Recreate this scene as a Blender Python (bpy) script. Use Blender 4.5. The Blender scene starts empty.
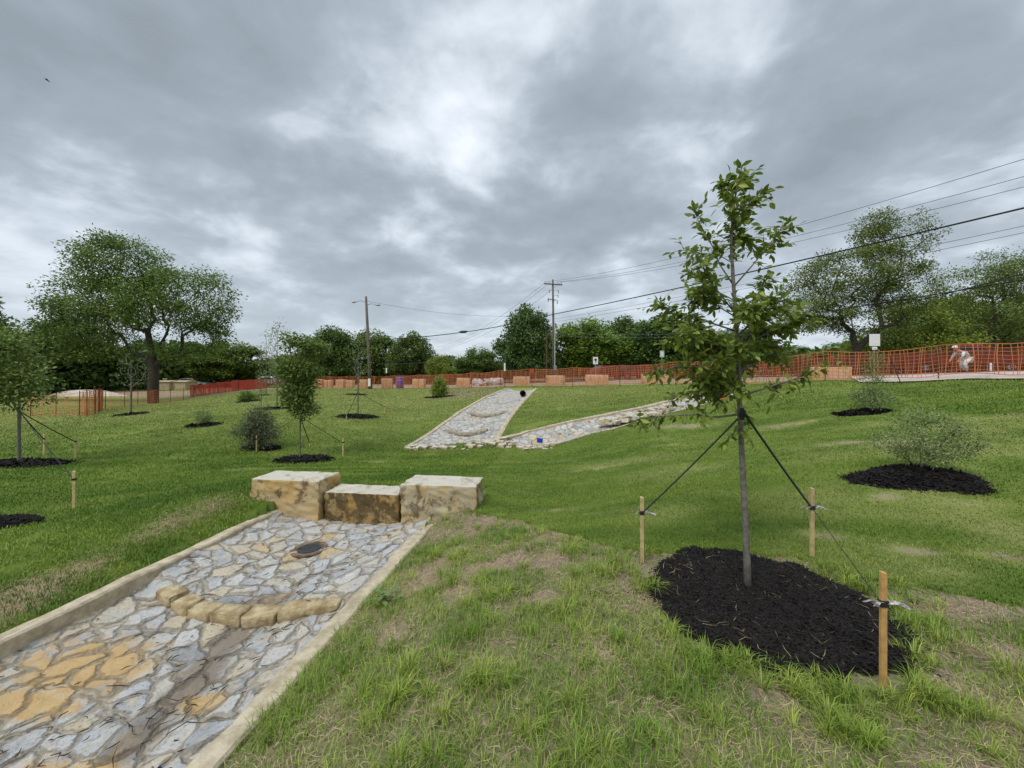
import bpy, bmesh, math, random
import numpy as np
from mathutils import Vector, Matrix

SC = bpy.context.scene
COL = SC.collection
R = math.radians
rng = np.random.default_rng(7)
random.seed(7)

# ------------------------------------------------------------------ camera
EYE = 1.6; F = 400.0; CX = 512.0; HY = 372.0
cam_d = bpy.data.cameras.new('camera'); cam = bpy.data.objects.new('camera', cam_d); COL.objects.link(cam)
cam.location = (0, 0, EYE); cam.rotation_euler = (R(90), 0, 0)
cam_d.sensor_width = 36; cam_d.lens = 36 * F / 1024
cam_d.shift_y = -(384 - HY) / 1024 * 1.0
cam_d.clip_start = 0.05; cam_d.clip_end = 3000
SC.camera = cam

# ------------------------------------------------------------------ sky, sun, exposure
SUN_EL, SUN_AZ = 52, 215
w = bpy.data.worlds.new('World'); SC.world = w; w.use_nodes = True
nt = w.node_tree; nt.nodes.clear()
def N(t, typ, **kw):
    n = t.nodes.new(typ)
    for k, v in kw.items():
        if k.startswith('i_'): n.inputs[int(k[2:])].default_value = v
        else: setattr(n, k, v)
    return n
def mth(t, op, a, b=None, c=None, clamp=False):
    n = t.nodes.new('ShaderNodeMath'); n.operation = op; n.use_clamp = clamp
    for i, v in enumerate((a, b, c)):
        if v is None: continue
        if isinstance(v, (int, float)): n.inputs[i].default_value = v
        else: t.links.new(v, n.inputs[i])
    return n.outputs[0]
def ramp(t, fac, stops, interp='LINEAR'):
    n = t.nodes.new('ShaderNodeValToRGB'); cr = n.color_ramp; cr.interpolation = interp
    while len(cr.elements) > 1: cr.elements.remove(cr.elements[-1])
    cr.elements[0].position = stops[0][0]; cr.elements[0].color = (*stops[0][1], 1)
    for p, c in stops[1:]:
        e = cr.elements.new(p); e.color = (*c, 1)
    if fac is not None: t.links.new(fac, n.inputs[0])
    return n.outputs[0]
def mixc(t, fac, a, b, mode='MIX'):
    n = t.nodes.new('ShaderNodeMix'); n.data_type = 'RGBA'; n.blend_type = mode; n.clamp_factor = True
    for idx, v in ((0, fac), (6, a), (7, b)):
        if isinstance(v, (int, float)): n.inputs[idx].default_value = v
        elif isinstance(v, tuple): n.inputs[idx].default_value = (*v, 1)
        else: t.links.new(v, n.inputs[idx])
    return n.outputs[2]
def noise(t, vec, scale, detail=4, rough=.55, dist=0.0, out=0):
    n = t.nodes.new('ShaderNodeTexNoise')
    n.inputs['Scale'].default_value = scale; n.inputs['Detail'].default_value = detail
    n.inputs['Roughness'].default_value = rough; n.inputs['Distortion'].default_value = dist
    if vec is not None: t.links.new(vec, n.inputs['Vector'])
    return n.outputs[out]
def sstep(t, v, a, b):
    n = t.nodes.new('ShaderNodeMapRange'); n.interpolation_type = 'SMOOTHSTEP'
    n.inputs[1].default_value = a; n.inputs[2].default_value = b
    t.links.new(v, n.inputs[0]); return n.outputs[0]

sky = N(nt, 'ShaderNodeTexSky'); sky.sky_type = 'NISHITA'; sky.sun_disc = False
sky.sun_elevation = R(SUN_EL); sky.sun_rotation = R(SUN_AZ)
tc = N(nt, 'ShaderNodeTexCoord'); sep = N(nt, 'ShaderNodeSeparateXYZ'); nt.links.new(tc.outputs['Generated'], sep.inputs[0])
zc = mth(nt, 'ADD', mth(nt, 'MAXIMUM', sep.outputs[2], 0.0), 0.26)
cv = N(nt, 'ShaderNodeCombineXYZ')
nt.links.new(mth(nt, 'DIVIDE', sep.outputs[0], zc), cv.inputs[0]); nt.links.new(mth(nt, 'DIVIDE', sep.outputs[1], zc), cv.inputs[1])
mp = N(nt, 'ShaderNodeMapping'); mp.inputs['Location'].default_value = (3.7, 1.9, 0.3); mp.inputs['Rotation'].default_value = (0, 0, R(28)); mp.inputs['Scale'].default_value = (1.0, 1.0, 1)
nt.links.new(cv.outputs[0], mp.inputs[0])
n1 = noise(nt, mp.outputs[0], 1.15, 3, .5, .3); n2 = noise(nt, mp.outputs[0], 2.6, 6, .5, .35); n3 = noise(nt, mp.outputs[0], 8, 5, .55, .2)
cl = mth(nt, 'ADD', mth(nt, 'ADD', mth(nt, 'MULTIPLY', n1, .38), mth(nt, 'MULTIPLY', n2, .46)), mth(nt, 'MULTIPLY', n3, .16))
# where the cloud deck is thinner (directions in the world)
def lobe(px, py, wid):
    d = Vector(((px - CX) / F, 1, (HY - py) / F)).normalized()
    vm = N(nt, 'ShaderNodeVectorMath', operation='DOT_PRODUCT'); nt.links.new(tc.outputs['Generated'], vm.inputs[0]); vm.inputs[1].default_value = d
    return sstep(nt, vm.outputs['Value'], math.cos(R(wid)), 1.0)
for px, py, wd, am in ((455, 60, 17, .055), (700, 90, 13, .045), (960, 190, 11, .05), (60, 240, 14, .045), (280, 190, 20, -.055), (860, 100, 15, -.05), (100, 60, 18, -.03), (560, 190, 14, -.04), (300, 260, 10, .015), (340, 90, 9, .02)):
    cl = mth(nt, 'ADD', cl, mth(nt, 'MULTIPLY', lobe(px, py, wd), am))
ccol = ramp(nt, cl, [(.34, (2.5, 2.9, 3.25)), (.44, (3.1, 3.6, 4.05)), (.49, (3.75, 4.3, 4.8)), (.53, (4.8, 5.4, 6.0)), (.575, (6.1, 6.7, 7.35)), (.64, (7.6, 8.1, 8.8))])
hz = sstep(nt, sep.outputs[2], .34, .0)
ccol = mixc(nt, mth(nt, 'MULTIPLY', hz, .6), ccol, (4.8, 5.4, 6.0))
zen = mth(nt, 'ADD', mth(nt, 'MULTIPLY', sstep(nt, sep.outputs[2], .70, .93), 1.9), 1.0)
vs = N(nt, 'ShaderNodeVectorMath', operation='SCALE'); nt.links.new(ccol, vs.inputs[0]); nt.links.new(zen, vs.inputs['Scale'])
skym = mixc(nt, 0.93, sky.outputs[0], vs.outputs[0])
below = sstep(nt, sep.outputs[2], -.06, -.01)
skym = mixc(nt, below, (1.0, 1.1, .8), skym)
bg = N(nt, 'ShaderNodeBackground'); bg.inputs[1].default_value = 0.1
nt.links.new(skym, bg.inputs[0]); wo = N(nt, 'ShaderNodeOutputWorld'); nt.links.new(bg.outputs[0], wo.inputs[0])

sd = bpy.data.lights.new('sun', 'SUN'); sd.energy = 1.5; sd.angle = R(22); sd.color = (1, .965, .92)
so = bpy.data.objects.new('sun', sd); COL.objects.link(so)
sdir = Vector((math.sin(R(SUN_AZ)) * math.cos(R(SUN_EL)), math.cos(R(SUN_AZ)) * math.cos(R(SUN_EL)), math.sin(R(SUN_EL))))
so.rotation_euler = sdir.to_track_quat('Z', 'Y').to_euler()
so.location = (0, -10, 40)
SC.view_settings.view_transform = 'Standard'; SC.view_settings.look = 'None'
SC.view_settings.exposure = 0.36; SC.view_settings.gamma = 1; SC.view_settings.use_curve_mapping = False

# ------------------------------------------------------------------ helpers
def tag(o, label=None, cat=None, group=None, kind=None):
    if label: o['label'] = label
    if cat: o['category'] = cat
    if group: o['group'] = group
    if kind: o['kind'] = kind
    return o
def empty(name, loc, rz=0, label=None, cat=None, group=None):
    o = bpy.data.objects.new(name, None); COL.objects.link(o); o.location = loc; o.rotation_euler = (0, 0, rz)
    o.empty_display_size = .1
    return tag(o, label, cat, group)
def link(name, me, mat=None, parent=None, loc=None):
    o = bpy.data.objects.new(name, me); COL.objects.link(o)
    if mat is not None and len(me.materials) == 0: me.materials.append(mat)
    if parent is not None: o.parent = parent
    if loc is not None: o.location = loc
    return o
def copy_tree(o, parent=None):
    c = o.copy(); COL.objects.link(c); c.parent = parent
    for ch in list(o.children): copy_tree(ch, c)
    return c
def npmesh(name, V, faces_list, col=None, smooth=False):
    """faces_list: list of int arrays (n,k)"""
    me = bpy.data.meshes.new(name)
    V = np.asarray(V, dtype=np.float32)
    me.vertices.add(len(V)); me.vertices.foreach_set('co', V.ravel())
    loops = np.concatenate([f.ravel() for f in faces_list]).astype(np.int32)
    tot = np.concatenate([np.full(len(f), f.shape[1]) for f in faces_list]).astype(np.int32)
    st = np.concatenate([[0], np.cumsum(tot)[:-1]]).astype(np.int32)
    me.loops.add(len(loops)); me.loops.foreach_set('vertex_index', loops)
    me.polygons.add(len(tot)); me.polygons.foreach_set('loop_start', st)
    try: me.polygons.foreach_set('loop_total', tot)
    except Exception: pass
    if col is not None:
        a = me.attributes.new('tint', 'FLOAT_COLOR', 'POINT')
        c = np.ones((len(V), 4), np.float32); c[:, :3] = col
        a.data.foreach_set('color', c.ravel())
    if smooth: me.polygons.foreach_set('use_smooth', np.ones(len(tot), bool))
    me.update(calc_edges=True); me.validate()
    return me
class MB:
    def __init__(s): s.v = []; s.f = []
    def add(s, vs, fs):
        b = len(s.v); s.v += [tuple(v) for v in vs]; s.f += [tuple(b + i for i in f) for f in fs]
    def box(s, c, d, rz=0, M=None):
        x, y, z = d[0] / 2, d[1] / 2, d[2] / 2
        vs = [Vector((sx * x, sy * y, sz * z)) for sz in (-1, 1) for sy in (-1, 1) for sx in (-1, 1)]
        if rz: vs = [Matrix.Rotation(rz, 3, 'Z') @ v for v in vs]
        if M is not None: vs = [M @ v for v in vs]
        vs = [v + Vector(c) for v in vs]
        s.add(vs, [(0, 2, 3, 1), (4, 5, 7, 6), (0, 1, 5, 4), (2, 6, 7, 3), (0, 4, 6, 2), (1, 3, 7, 5)]); return s
    def tube(s, pts, rad, n=8, cap=True):
        pts = [Vector(p) for p in pts]
        if isinstance(rad, (int, float)): rad = [rad] * len(pts)
        b = len(s.v); prev = None
        for i, p in enumerate(pts):
            d = (pts[min(i + 1, len(pts) - 1)] - pts[max(i - 1, 0)])
            if d.length < 1e-9: d = Vector((0, 0, 1))
            d.normalize()
            if prev is None: u = d.orthogonal().normalized()
            else:
                u = prev - d * prev.dot(d)
                u = u.normalized() if u.length > 1e-6 else d.orthogonal().normalized()
            prev = u; v = d.cross(u)
            for k in range(n):
                a = 2 * math.pi * k / n
                s.v.append(tuple(p + (u * math.cos(a) + v * math.sin(a)) * rad[i]))
        for i in range(len(pts) - 1):
            for k in range(n):
                a0 = b + i * n + k; a1 = b + i * n + (k + 1) % n
                s.f.append((a0, a1, a1 + n, a0 + n))
        if cap:
            s.f.append(tuple(b + k for k in reversed(range(n)))); e = b + (len(pts) - 1) * n
            s.f.append(tuple(e + k for k in range(n)))
        return s
    def build(s, name, mat, parent=None, smooth=False, bevel=0, seg=2):
        me = bpy.data.meshes.new(name); me.from_pydata(s.v, [], s.f)
        if bevel:
            bm = bmesh.new(); bm.from_mesh(me)
            bmesh.ops.bevel(bm, geom=list(bm.edges), offset=bevel, segments=seg, affect='EDGES', profile=.6)
            bm.to_mesh(me); bm.free()
        me.update()
        if smooth:
            for p in me.polygons: p.use_smooth = True
        return link(name, me, mat, parent)

# ------------------------------------------------------------------ terrain function
CH = 0.145                                   # heading of the near channel (dx per dy)
def chan_s(X, Y): return X - CH * Y          # lateral coordinate
KR, KL = -1.767, -4.05                       # inner/outer kerb lines of the near channel
KZ = -0.30
ctrl = []
for px, py, Y in [(1010,605,2.7),(1010,520,4.2),(1010,450,6.5),(1010,410,9.2),(1015,379.5,12.5),(1060,377.5,11.8),(987,378,13),(900,382,14.3),
    (920,477,5.0),(862,412,10),(802,383,15.8),(720,385,18.5),(650,386,21),(600,387,23),(560,387,25),(505,387,28),(440,388.5,33),(367,389,37),(310,388,41),
    (250,391,39),(200,397,40),(153,403,37),(110,408,26),(90,416,19),(40,425,17),(0,430,16),(40,400,35),(0,398,45),(100,394,50),
    (203,425,14),(247,401,22),(262,396,25),(277,407,18),(357,416,16),(258,450,11.2),(300,460,10.3),(18,464,9.3),(75,459,10.5),(74,510,6.2),(15,525,5.6),
    (440,397,24),(480,390,27),(407,447,12),(497,440,12.3),(540,448,11.6),(508,388.5,24.5),(537,388.5,24.5),(560,425,13),(640,410,14),(700,398,15.5),(740,388,17.3),
    (590,400,18),(450,470,8.8),(360,472,8),(550,470,8),(640,470,7),(700,440,9.2),(780,430,9.6),(780,400,13),(600,500,5.6),(520,500,6),(600,540,3.9),(700,500,4.8),(900,530,4),
    (600,381,35),(700,379,28),(862,376,22),(1000,371.5,20),(450,385,45),(300,387,50),(553,382,46),(560,378,75),(300,383,80),(60,385,80),(900,373,45),(1000,371,40)]:
    ctrl.append(((px - CX) / F * Y, Y, EYE - (py - HY) / F * Y))
for p in [(0,0,0),(1.5,1.5,0),(0,2,0),(1.75,2.9,-.05),(.5,3.4,0),(3,2,0),(4,0,0),(0,-3,0),(3,-4,0),(-3,-6,-.2),(-3,6.3,-.12),(-3.75,5.5,-.13),(-3.7,6,-.12),(-4.5,5.6,-.22),(-2,6.2,-.14),(-.9,6.1,-.14),(-.3,5.4,-.2),
          (-6,4,-.46),(-6,2,-.42),(-6.2,0,-.4),(-8,-4,-.4),(-3.9,5.4,-.14),(12,2,.3),(16,6,1.0),(8,-5,0),(-14,0,-.8),(-15,5,-.8)]: ctrl.append(p)
for y in (-2, 0, 2, 3.5, 4.9):
    ctrl.append((KR + .14 + CH * y, y, -.305)); ctrl.append((KL - .2 + CH * y, y, -.33))
for y in (-2, 0, 1.5, 3): ctrl.append((-.85 + CH * y, y, -.09))
ctrl = np.array(ctrl)
def U(r2): return np.where(r2 > 1e-12, r2 * np.log(r2 + 1e-12) * .5, 0.0)
def warp(x, y):  # compress far distances so that near detail is kept
    r = np.sqrt(x * x + y * y) + 1e-9; k = np.log1p(r / 6.0) * 6.0 / r
    return x * k, y * k
def tps_fit(c, lam=.004):
    cx, cy = warp(c[:, 0], c[:, 1]); n = len(c)
    d2 = (cx[:, None] - cx[None]) ** 2 + (cy[:, None] - cy[None]) ** 2
    A = np.zeros((n + 3, n + 3)); A[:n, :n] = U(d2) + np.eye(n) * lam
    P = np.stack([np.ones(n), cx, cy], 1); A[:n, n:] = P; A[n:, :n] = P.T
    b = np.zeros(n + 3); b[:n] = c[:, 2]
    return np.linalg.solve(A, b), cx, cy
TW, TX, TY = tps_fit(ctrl)
_bn = np.random.default_rng(3); BN = [( _bn.uniform(0, 6.28), _bn.uniform(.5, 1.6) * (1 + i * .55), _bn.uniform(0, 6.28)) for i in range(14)]
def bumps(x, y):
    s = 0
    for i, (a, f, ph) in enumerate(BN): s = s + np.sin((x * math.cos(a) + y * math.sin(a)) * f + ph) / (1 + i * .45)
    return s
def H(x, y, bump=True):
    x = np.asarray(x, float); y = np.asarray(y, float); sh = x.shape
    xf = x.ravel(); yf = y.ravel(); wx, wy = warp(xf, yf)
    z = np.empty(len(xf))
    for i in range(0, len(xf), 20000):
        a = wx[i:i + 20000]; b = wy[i:i + 20000]
        d2 = (a[:, None] - TX) ** 2 + (b[:, None] - TY) ** 2
        z[i:i + 20000] = U(d2) @ TW[:-3] + TW[-3] + TW[-2] * a + TW[-1] * b
    r = np.sqrt(xf * xf + yf * yf); k = np.clip((r - 60) / 80, 0, 1); k = k * k * (3 - 2 * k)
    z = z * (1 - k) + .9 * k
    back = np.clip((-yf - 5) / 15, 0, 1); z = z * (1 - back) + np.clip(z, -.5, .5) * back
    if bump: z = z + bumps(xf, yf) * .007 * np.clip(r / 5, .5, 1)
    return z.reshape(sh)
def h1(x, y): return float(H(np.array([x]), np.array([y]))[0])
YS = np.geomspace(1.0, 300, 2600)
def P(px, py, dz=0.0):
    """the point of the ground seen at a pixel of the photograph"""
    X = (px - CX) / F * YS; Z = EYE - (py - HY) / F * YS
    d = Z - H(X, YS) - dz; i = np.argmax(d < 0)
    if d[i] >= 0: i = len(YS) - 1
    if i > 0:
        t = d[i - 1] / (d[i - 1] - d[i] + 1e-12); y = YS[i - 1] + t * (YS[i] - YS[i - 1])
    else: y = YS[0]
    return Vector(((px - CX) / F * y, y, h1((px - CX) / F * y, y)))
def at(px, Y): x = (px - CX) / F * Y; return Vector((x, Y, h1(x, Y)))
def ptpx(px, py, Y): return Vector(((px - CX) / F * Y, Y, EYE - (py - HY) / F * Y))

def inpoly(x, y, poly):
    c = np.zeros(x.shape, bool); n = len(poly)
    for i in range(n):
        x0, y0 = poly[i]; x1, y1 = poly[(i + 1) % n]
        if y0 == y1: continue
        c ^= ((y0 > y) != (y1 > y)) & (x < (x1 - x0) * (y - y0) / (y1 - y0) + x0)
    return c
def dist_poly(x, y, pts, closed=True):
    d = np.full(x.shape, 1e9); n = len(pts)
    for i in range(n if closed else n - 1):
        ax, ay = pts[i]; bx, by = pts[(i + 1) % n]; L = (bx - ax) ** 2 + (by - ay) ** 2 + 1e-12
        t = np.clip(((x - ax) * (bx - ax) + (y - ay) * (by - ay)) / L, 0, 1)
        d = np.minimum(d, np.hypot(x - ax - t * (bx - ax), y - ay - t * (by - ay)))
    return d
# channel outlines further up the lawn
A_L = [P(407, 447), P(432, 432), P(461, 411), P(486, 397), P(508, 388.6)]
A_R = [P(497, 440.5), P(505, 426), P(516, 410), P(527, 398), P(537, 388.6)]
B_U = [P(497, 439.5), P(528, 431), P(560, 424), P(605, 415), P(645, 407), P(690, 396), P(722, 389)]
B_D = [P(525, 449), P(548, 447), P(575, 439.5), P(612, 430), P(650, 419), P(700, 406), P(748, 392)]
xy = lambda L: [(p.x, p.y) for p in L]
polyA = xy(A_L) + xy(A_R)[::-1]; polyB = xy(B_U) + xy(B_D)[::-1]
# sod edge of the foreground verge, in px on nearly flat ground
edgeF = [(436,519),(470,514),(520,522),(560,535),(600,547),(650,556),(700,553),(790,560),(850,574),(900,586),(960,599),(1024,612)]
EF = [(v.x, v.y) for v in [P(a, b) for a, b in edgeF]]
polyF = [(-1.2, 5.3)] + EF[1:] + [(9, 1.5), (9, -30), (-4, -30), (KR + CH * -6, -6), (KR + CH * 5.2, 5.2)]
def zoneF(x, y): return inpoly(x, y, polyF)
def fbm(x, y, sc=1.0, seed=0, octs=4):
    """cheap value noise 0..1"""
    rs = np.random.default_rng(seed); tab = rs.random((256, 256)); out = 0; amp = 1; tot = 0
    for o in range(octs):
        fx = x * sc * 2 ** o + 17.3 * o; fy = y * sc * 2 ** o + 5.1 * o
        ix = np.floor(fx).astype(int); iy = np.floor(fy).astype(int); tx = fx - ix; ty = fy - iy
        tx = tx * tx * (3 - 2 * tx); ty = ty * ty * (3 - 2 * ty)
        g = lambda a, b: tab[a % 256, b % 256]
        out = out + amp * ((g(ix, iy) * (1 - tx) + g(ix + 1, iy) * tx) * (1 - ty) + (g(ix, iy + 1) * (1 - tx) + g(ix + 1, iy + 1) * tx) * ty)
        tot += amp; amp *= .5
    return out / tot
MC = (1.735, 2.82); MR = .765                # big mulch ring
def P0(px, py): Y = EYE * F / (py - HY); return ((px - CX) / F * Y, Y)
dirt_spots = [(*P0(790, 720), .13, .36), (*P0(640, 578), .2, .34), (*P0(560, 560), .34, .16), (*P0(985, 612), .5, .17), (*P0(605, 660), .12, .2), (*P0(760, 690), .1, .12), (*P0(1000, 655), .2, .12), (*P0(540, 600), .14, .1),
              (*P0(895, 650), .2, .14)]
def dirtmask(x, y):
    """0 grass .. 1 bare soil, for the foreground verge"""
    m = (fbm(x, y, 2.6, 5, 5) - .44) * 3.4
    for cx, cy, rx, ry in dirt_spots:
        m = np.maximum(m, (.55 + 1.1 * fbm(x, y, 7, 6)) * np.exp(-(((x - cx) / rx) ** 2 + ((y - cy) / ry) ** 2) * .8))
    near = np.clip(1.25 - np.hypot(x - .3, y - 1.6) * .28, .15, 1)
    m = m - .42 * near * (y < 2.6) - .55 * np.exp(-((x + .75) / .9) ** 2 - ((y - 1.6) / .75) ** 2)
    e = dist_poly(x, y, EF, False); m = np.maximum(m, np.clip(1 - e / .24, 0, 1) * .7 * (fbm(x, y, 1.5, 8) > .36))
    return np.clip(m, 0, 1)
def leftstrip(x, y):
    """worn straw band beside the left kerb"""
    s = chan_s(x, y); c = KL - .75 - .12 * np.sin(y * 1.7); wd = .30 + .12 * np.sin(y * 2.3 + 1)
    return np.exp(-((s - c) / wd) ** 2) * np.clip((5.9 - y) / .8, 0, 1) * np.clip(fbm(x, y, 1.6, 9) * 2.4 - .35, 0, 1)

# ------------------------------------------------------------------ materials
def newmat(name):
    m = bpy.data.materials.new(name); m.use_nodes = True; t = m.node_tree; t.nodes.clear()
    b = t.nodes.new('ShaderNodeBsdfPrincipled'); o = t.nodes.new('ShaderNodeOutputMaterial'); t.links.new(b.outputs[0], o.inputs[0])
    b.inputs['Specular IOR Level'].default_value = .3
    return m, t, b
def bumpn(t, b, hsock, strength, dist):
    n = t.nodes.new('ShaderNodeBump'); n.inputs['Strength'].default_value = strength; n.inputs['Distance'].default_value = dist
    t.links.new(hsock, n.inputs['Height']); t.links.new(n.outputs[0], b.inputs['Normal'])
def simple(name, c, rough=.7, var=.25, scale=8, metal=0, c2=None, bump=0, bd=.01):
    m, t, b = newmat(name); g = t.nodes.new('ShaderNodeNewGeometry')
    n = noise(t, g.outputs['Position'], scale, 6, .6)
    c2 = c2 or tuple(x * (1 - var) for x in c)
    t.links.new(mixc(t, sstep(t, n, .32, .68), c2, c), b.inputs['Base Color'])
    b.inputs['Roughness'].default_value = rough; b.inputs['Metallic'].default_value = metal
    if bump: bumpn(t, b, noise(t, g.outputs['Position'], scale * 3, 6, .65), bump, bd)
    return m
def leafmat(name, c1, c2, trans=.3, rough=.5):
    m, t, b = newmat(name); t.nodes.remove(b)
    out = [n for n in t.nodes if n.type == 'OUTPUT_MATERIAL'][0]
    at_ = N(t, 'ShaderNodeAttribute', attribute_name='tint')
    sp = t.nodes.new('ShaderNodeSeparateColor'); t.links.new(at_.outputs['Color'], sp.inputs[0])
    oi = t.nodes.new('ShaderNodeObjectInfo')
    c = mixc(t, sp.outputs[0], tuple(x * 1.28 for x in c1), tuple(x * 1.28 for x in c2))
    c = mixc(t, sp.outputs[2], c, (.37, .36, .13))
    hs = t.nodes.new('ShaderNodeHueSaturation'); t.links.new(c, hs.inputs['Color'])
    t.links.new(mth(t, 'MULTIPLY_ADD', sp.outputs[1], .6, .7), hs.inputs['Value'])
    t.links.new(mth(t, 'MULTIPLY_ADD', oi.outputs['Random'], .03, .485), hs.inputs['Hue'])
    pb = t.nodes.new('ShaderNodeBsdfPrincipled'); pb.inputs['Roughness'].default_value = rough; pb.inputs['Specular IOR Level'].default_value = .3
    t.links.new(hs.outputs[0], pb.inputs['Base Color'])
    tr = t.nodes.new('ShaderNodeBsdfTranslucent')
    t.links.new(mixc(t, .5, hs.outputs[0], (.10, .17, .02), 'MIX'), tr.inputs[0])
    mx = t.nodes.new('ShaderNodeMixShader'); mx.inputs[0].default_value = trans
    t.links.new(pb.outputs[0], mx.inputs[1]); t.links.new(tr.outputs[0], mx.inputs[2]); t.links.new(mx.outputs[0], out.inputs[0])
    return m
M = {}
M['bark'] = simple('bark', (.085, .07, .055), .9, .5, 9, bump=.6, bd=.02)
M['bark_grey'] = simple('grey_bark', (.20, .18, .155), .85, .45, 35, bump=.5, bd=.003)
M['twig'] = simple('twig_bark', (.16, .135, .11), .85, .4, 30)
M['leaf_near'] = leafmat('sapling_leaf', (.085, .14, .018), (.25, .31, .055), .42, .40)
M['leaf_dark'] = leafmat('dark_leaf', (.046, .082, .018), (.125, .185, .042), .25, .5)
M['leaf_mid'] = leafmat('mid_leaf', (.072, .115, .022), (.175, .235, .052), .3, .5)
M['leaf_light'] = leafmat('light_leaf', (.11, .17, .022), (.23, .30, .05), .35, .5)
M['leaf_olive'] = leafmat('olive_leaf', (.09, .13, .028), (.22, .26, .07), .35, .5)
M['leaf_grey'] = leafmat('greygreen_leaf', (.105, .145, .05), (.23, .28, .11), .25, .6)
M['leaf_dusk'] = leafmat('dusky_leaf', (.055, .068, .036), (.14, .155, .085), .2, .6)
M['grass_blade'] = leafmat('grass_blade', (.115, .205, .018), (.35, .40, .08), .3, .5)
M['sod_blade'] = leafmat('sod_blade', (.072, .132, .010), (.185, .24, .032), .25, .5)
M['straw'] = leafmat('dry_straw', (.22, .16, .085), (.47, .375, .215), .1, .8)
M['mulch'] = simple('black_mulch', (.011, .0095, .0085), .95, .5, 60, bump=1, bd=.03)
M['mulch_shred'] = simple('mulch_shred', (.024, .019, .016), .95, .8, 70, c2=(.0055, .0048, .0045))
M['stake'] = simple('stake_wood', (.56, .34, .12), .75, .35, 22, c2=(.42, .23, .075), bump=.3, bd=.003)
M['stake_pale'] = simple('pale_stake_wood', (.60, .46, .22), .75, .3, 22, bump=.3, bd=.003)
M['strap'] = simple('black_strap', (.022, .026, .024), .6, .3, 40)
M['strap_end'] = simple('printed_strap', (.55, .50, .50), .7, .7, 60, c2=(.05, .04, .05))
M['pole'] = simple('pole_wood', (.17, .14, .115), .9, .35, 6, bump=.3)
M['pole_dark'] = simple('pole_brown_wood', (.11, .065, .045), .9, .35, 6)
M['metal'] = simple('grey_metal', (.38, .39, .40), .5, .2, 10, metal=.6)
M['wire'] = simple('wire_black', (.02, .02, .022), .6, .2, 5)
M['wire_grey'] = simple('wire_grey', (.14, .15, .16), .6, .2, 5)
M['orange'] = simple('orange_mesh', (.66, .21, .085), .7, .4, 1.2)
M['orange_pale'] = simple('faded_orange_mesh', (.74, .27, .12), .6, .25, 1.2)
M['red_mesh'] = simple('red_mesh', (.20, .058, .032), .7, .5, 1.0, c2=(.10, .045, .02))
M['red_bright'] = simple('bright_red_mesh', (.66, .09, .06), .6, .2, 1.0)
M['post_rust'] = simple('rusty_post', (.11, .045, .03), .8, .4, 20)
M['concrete'] = simple('pale_concrete', (.58, .49, .35), .85, .45, 9, c2=(.36, .29, .19), bump=1, bd=.014)
M['walk'] = simple('walk_concrete', (.52, .43, .38), .85, .12, 1.5)
M['asphalt'] = simple('asphalt', (.055, .055, .057), .9, .2, 3)
M['white'] = simple('white_paint', (.78, .78, .76), .6, .08, 6)
M['tan_panel'] = simple('tan_panel', (.48, .38, .25), .8, .18, 2)
M['sand'] = simple('pale_sand', (.58, .51, .42), .95, .12, 1.2, bump=.4, bd=.05)
M['black'] = simple('black_plastic', (.012, .012, .013), .5, .2, 10)
M['glass'] = simple('car_glass', (.02, .024, .028), .12, .1, 4)
M['rubber'] = simple('rubber', (.02, .02, .02), .85, .2, 20)
M['car_red'] = simple('red_car_paint', (.22, .015, .018), .3, .1, 3)
M['car_white'] = simple('white_car_paint', (.75, .76, .78), .3, .05, 3)
M['purple'] = simple('purple_plastic', (.14, .08, .36), .55, .15, 4)
M['blue'] = simple('blue_plastic', (.015, .06, .42), .5, .1, 10)
M['skin'] = simple('skin', (.45, .26, .18), .6, .1, 10)
M['cloth_white'] = simple('white_cloth', (.72, .72, .72), .85, .12, 12)
M['cloth_dark'] = simple('dark_cloth', (.03, .032, .045), .9, .2, 12)
M['debris'] = simple('dark_litter', (.055, .036, .022), .9, .5, 30)
M['orange_cone'] = simple('orange_plastic', (.78, .16, .05), .55, .1, 5)

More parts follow.
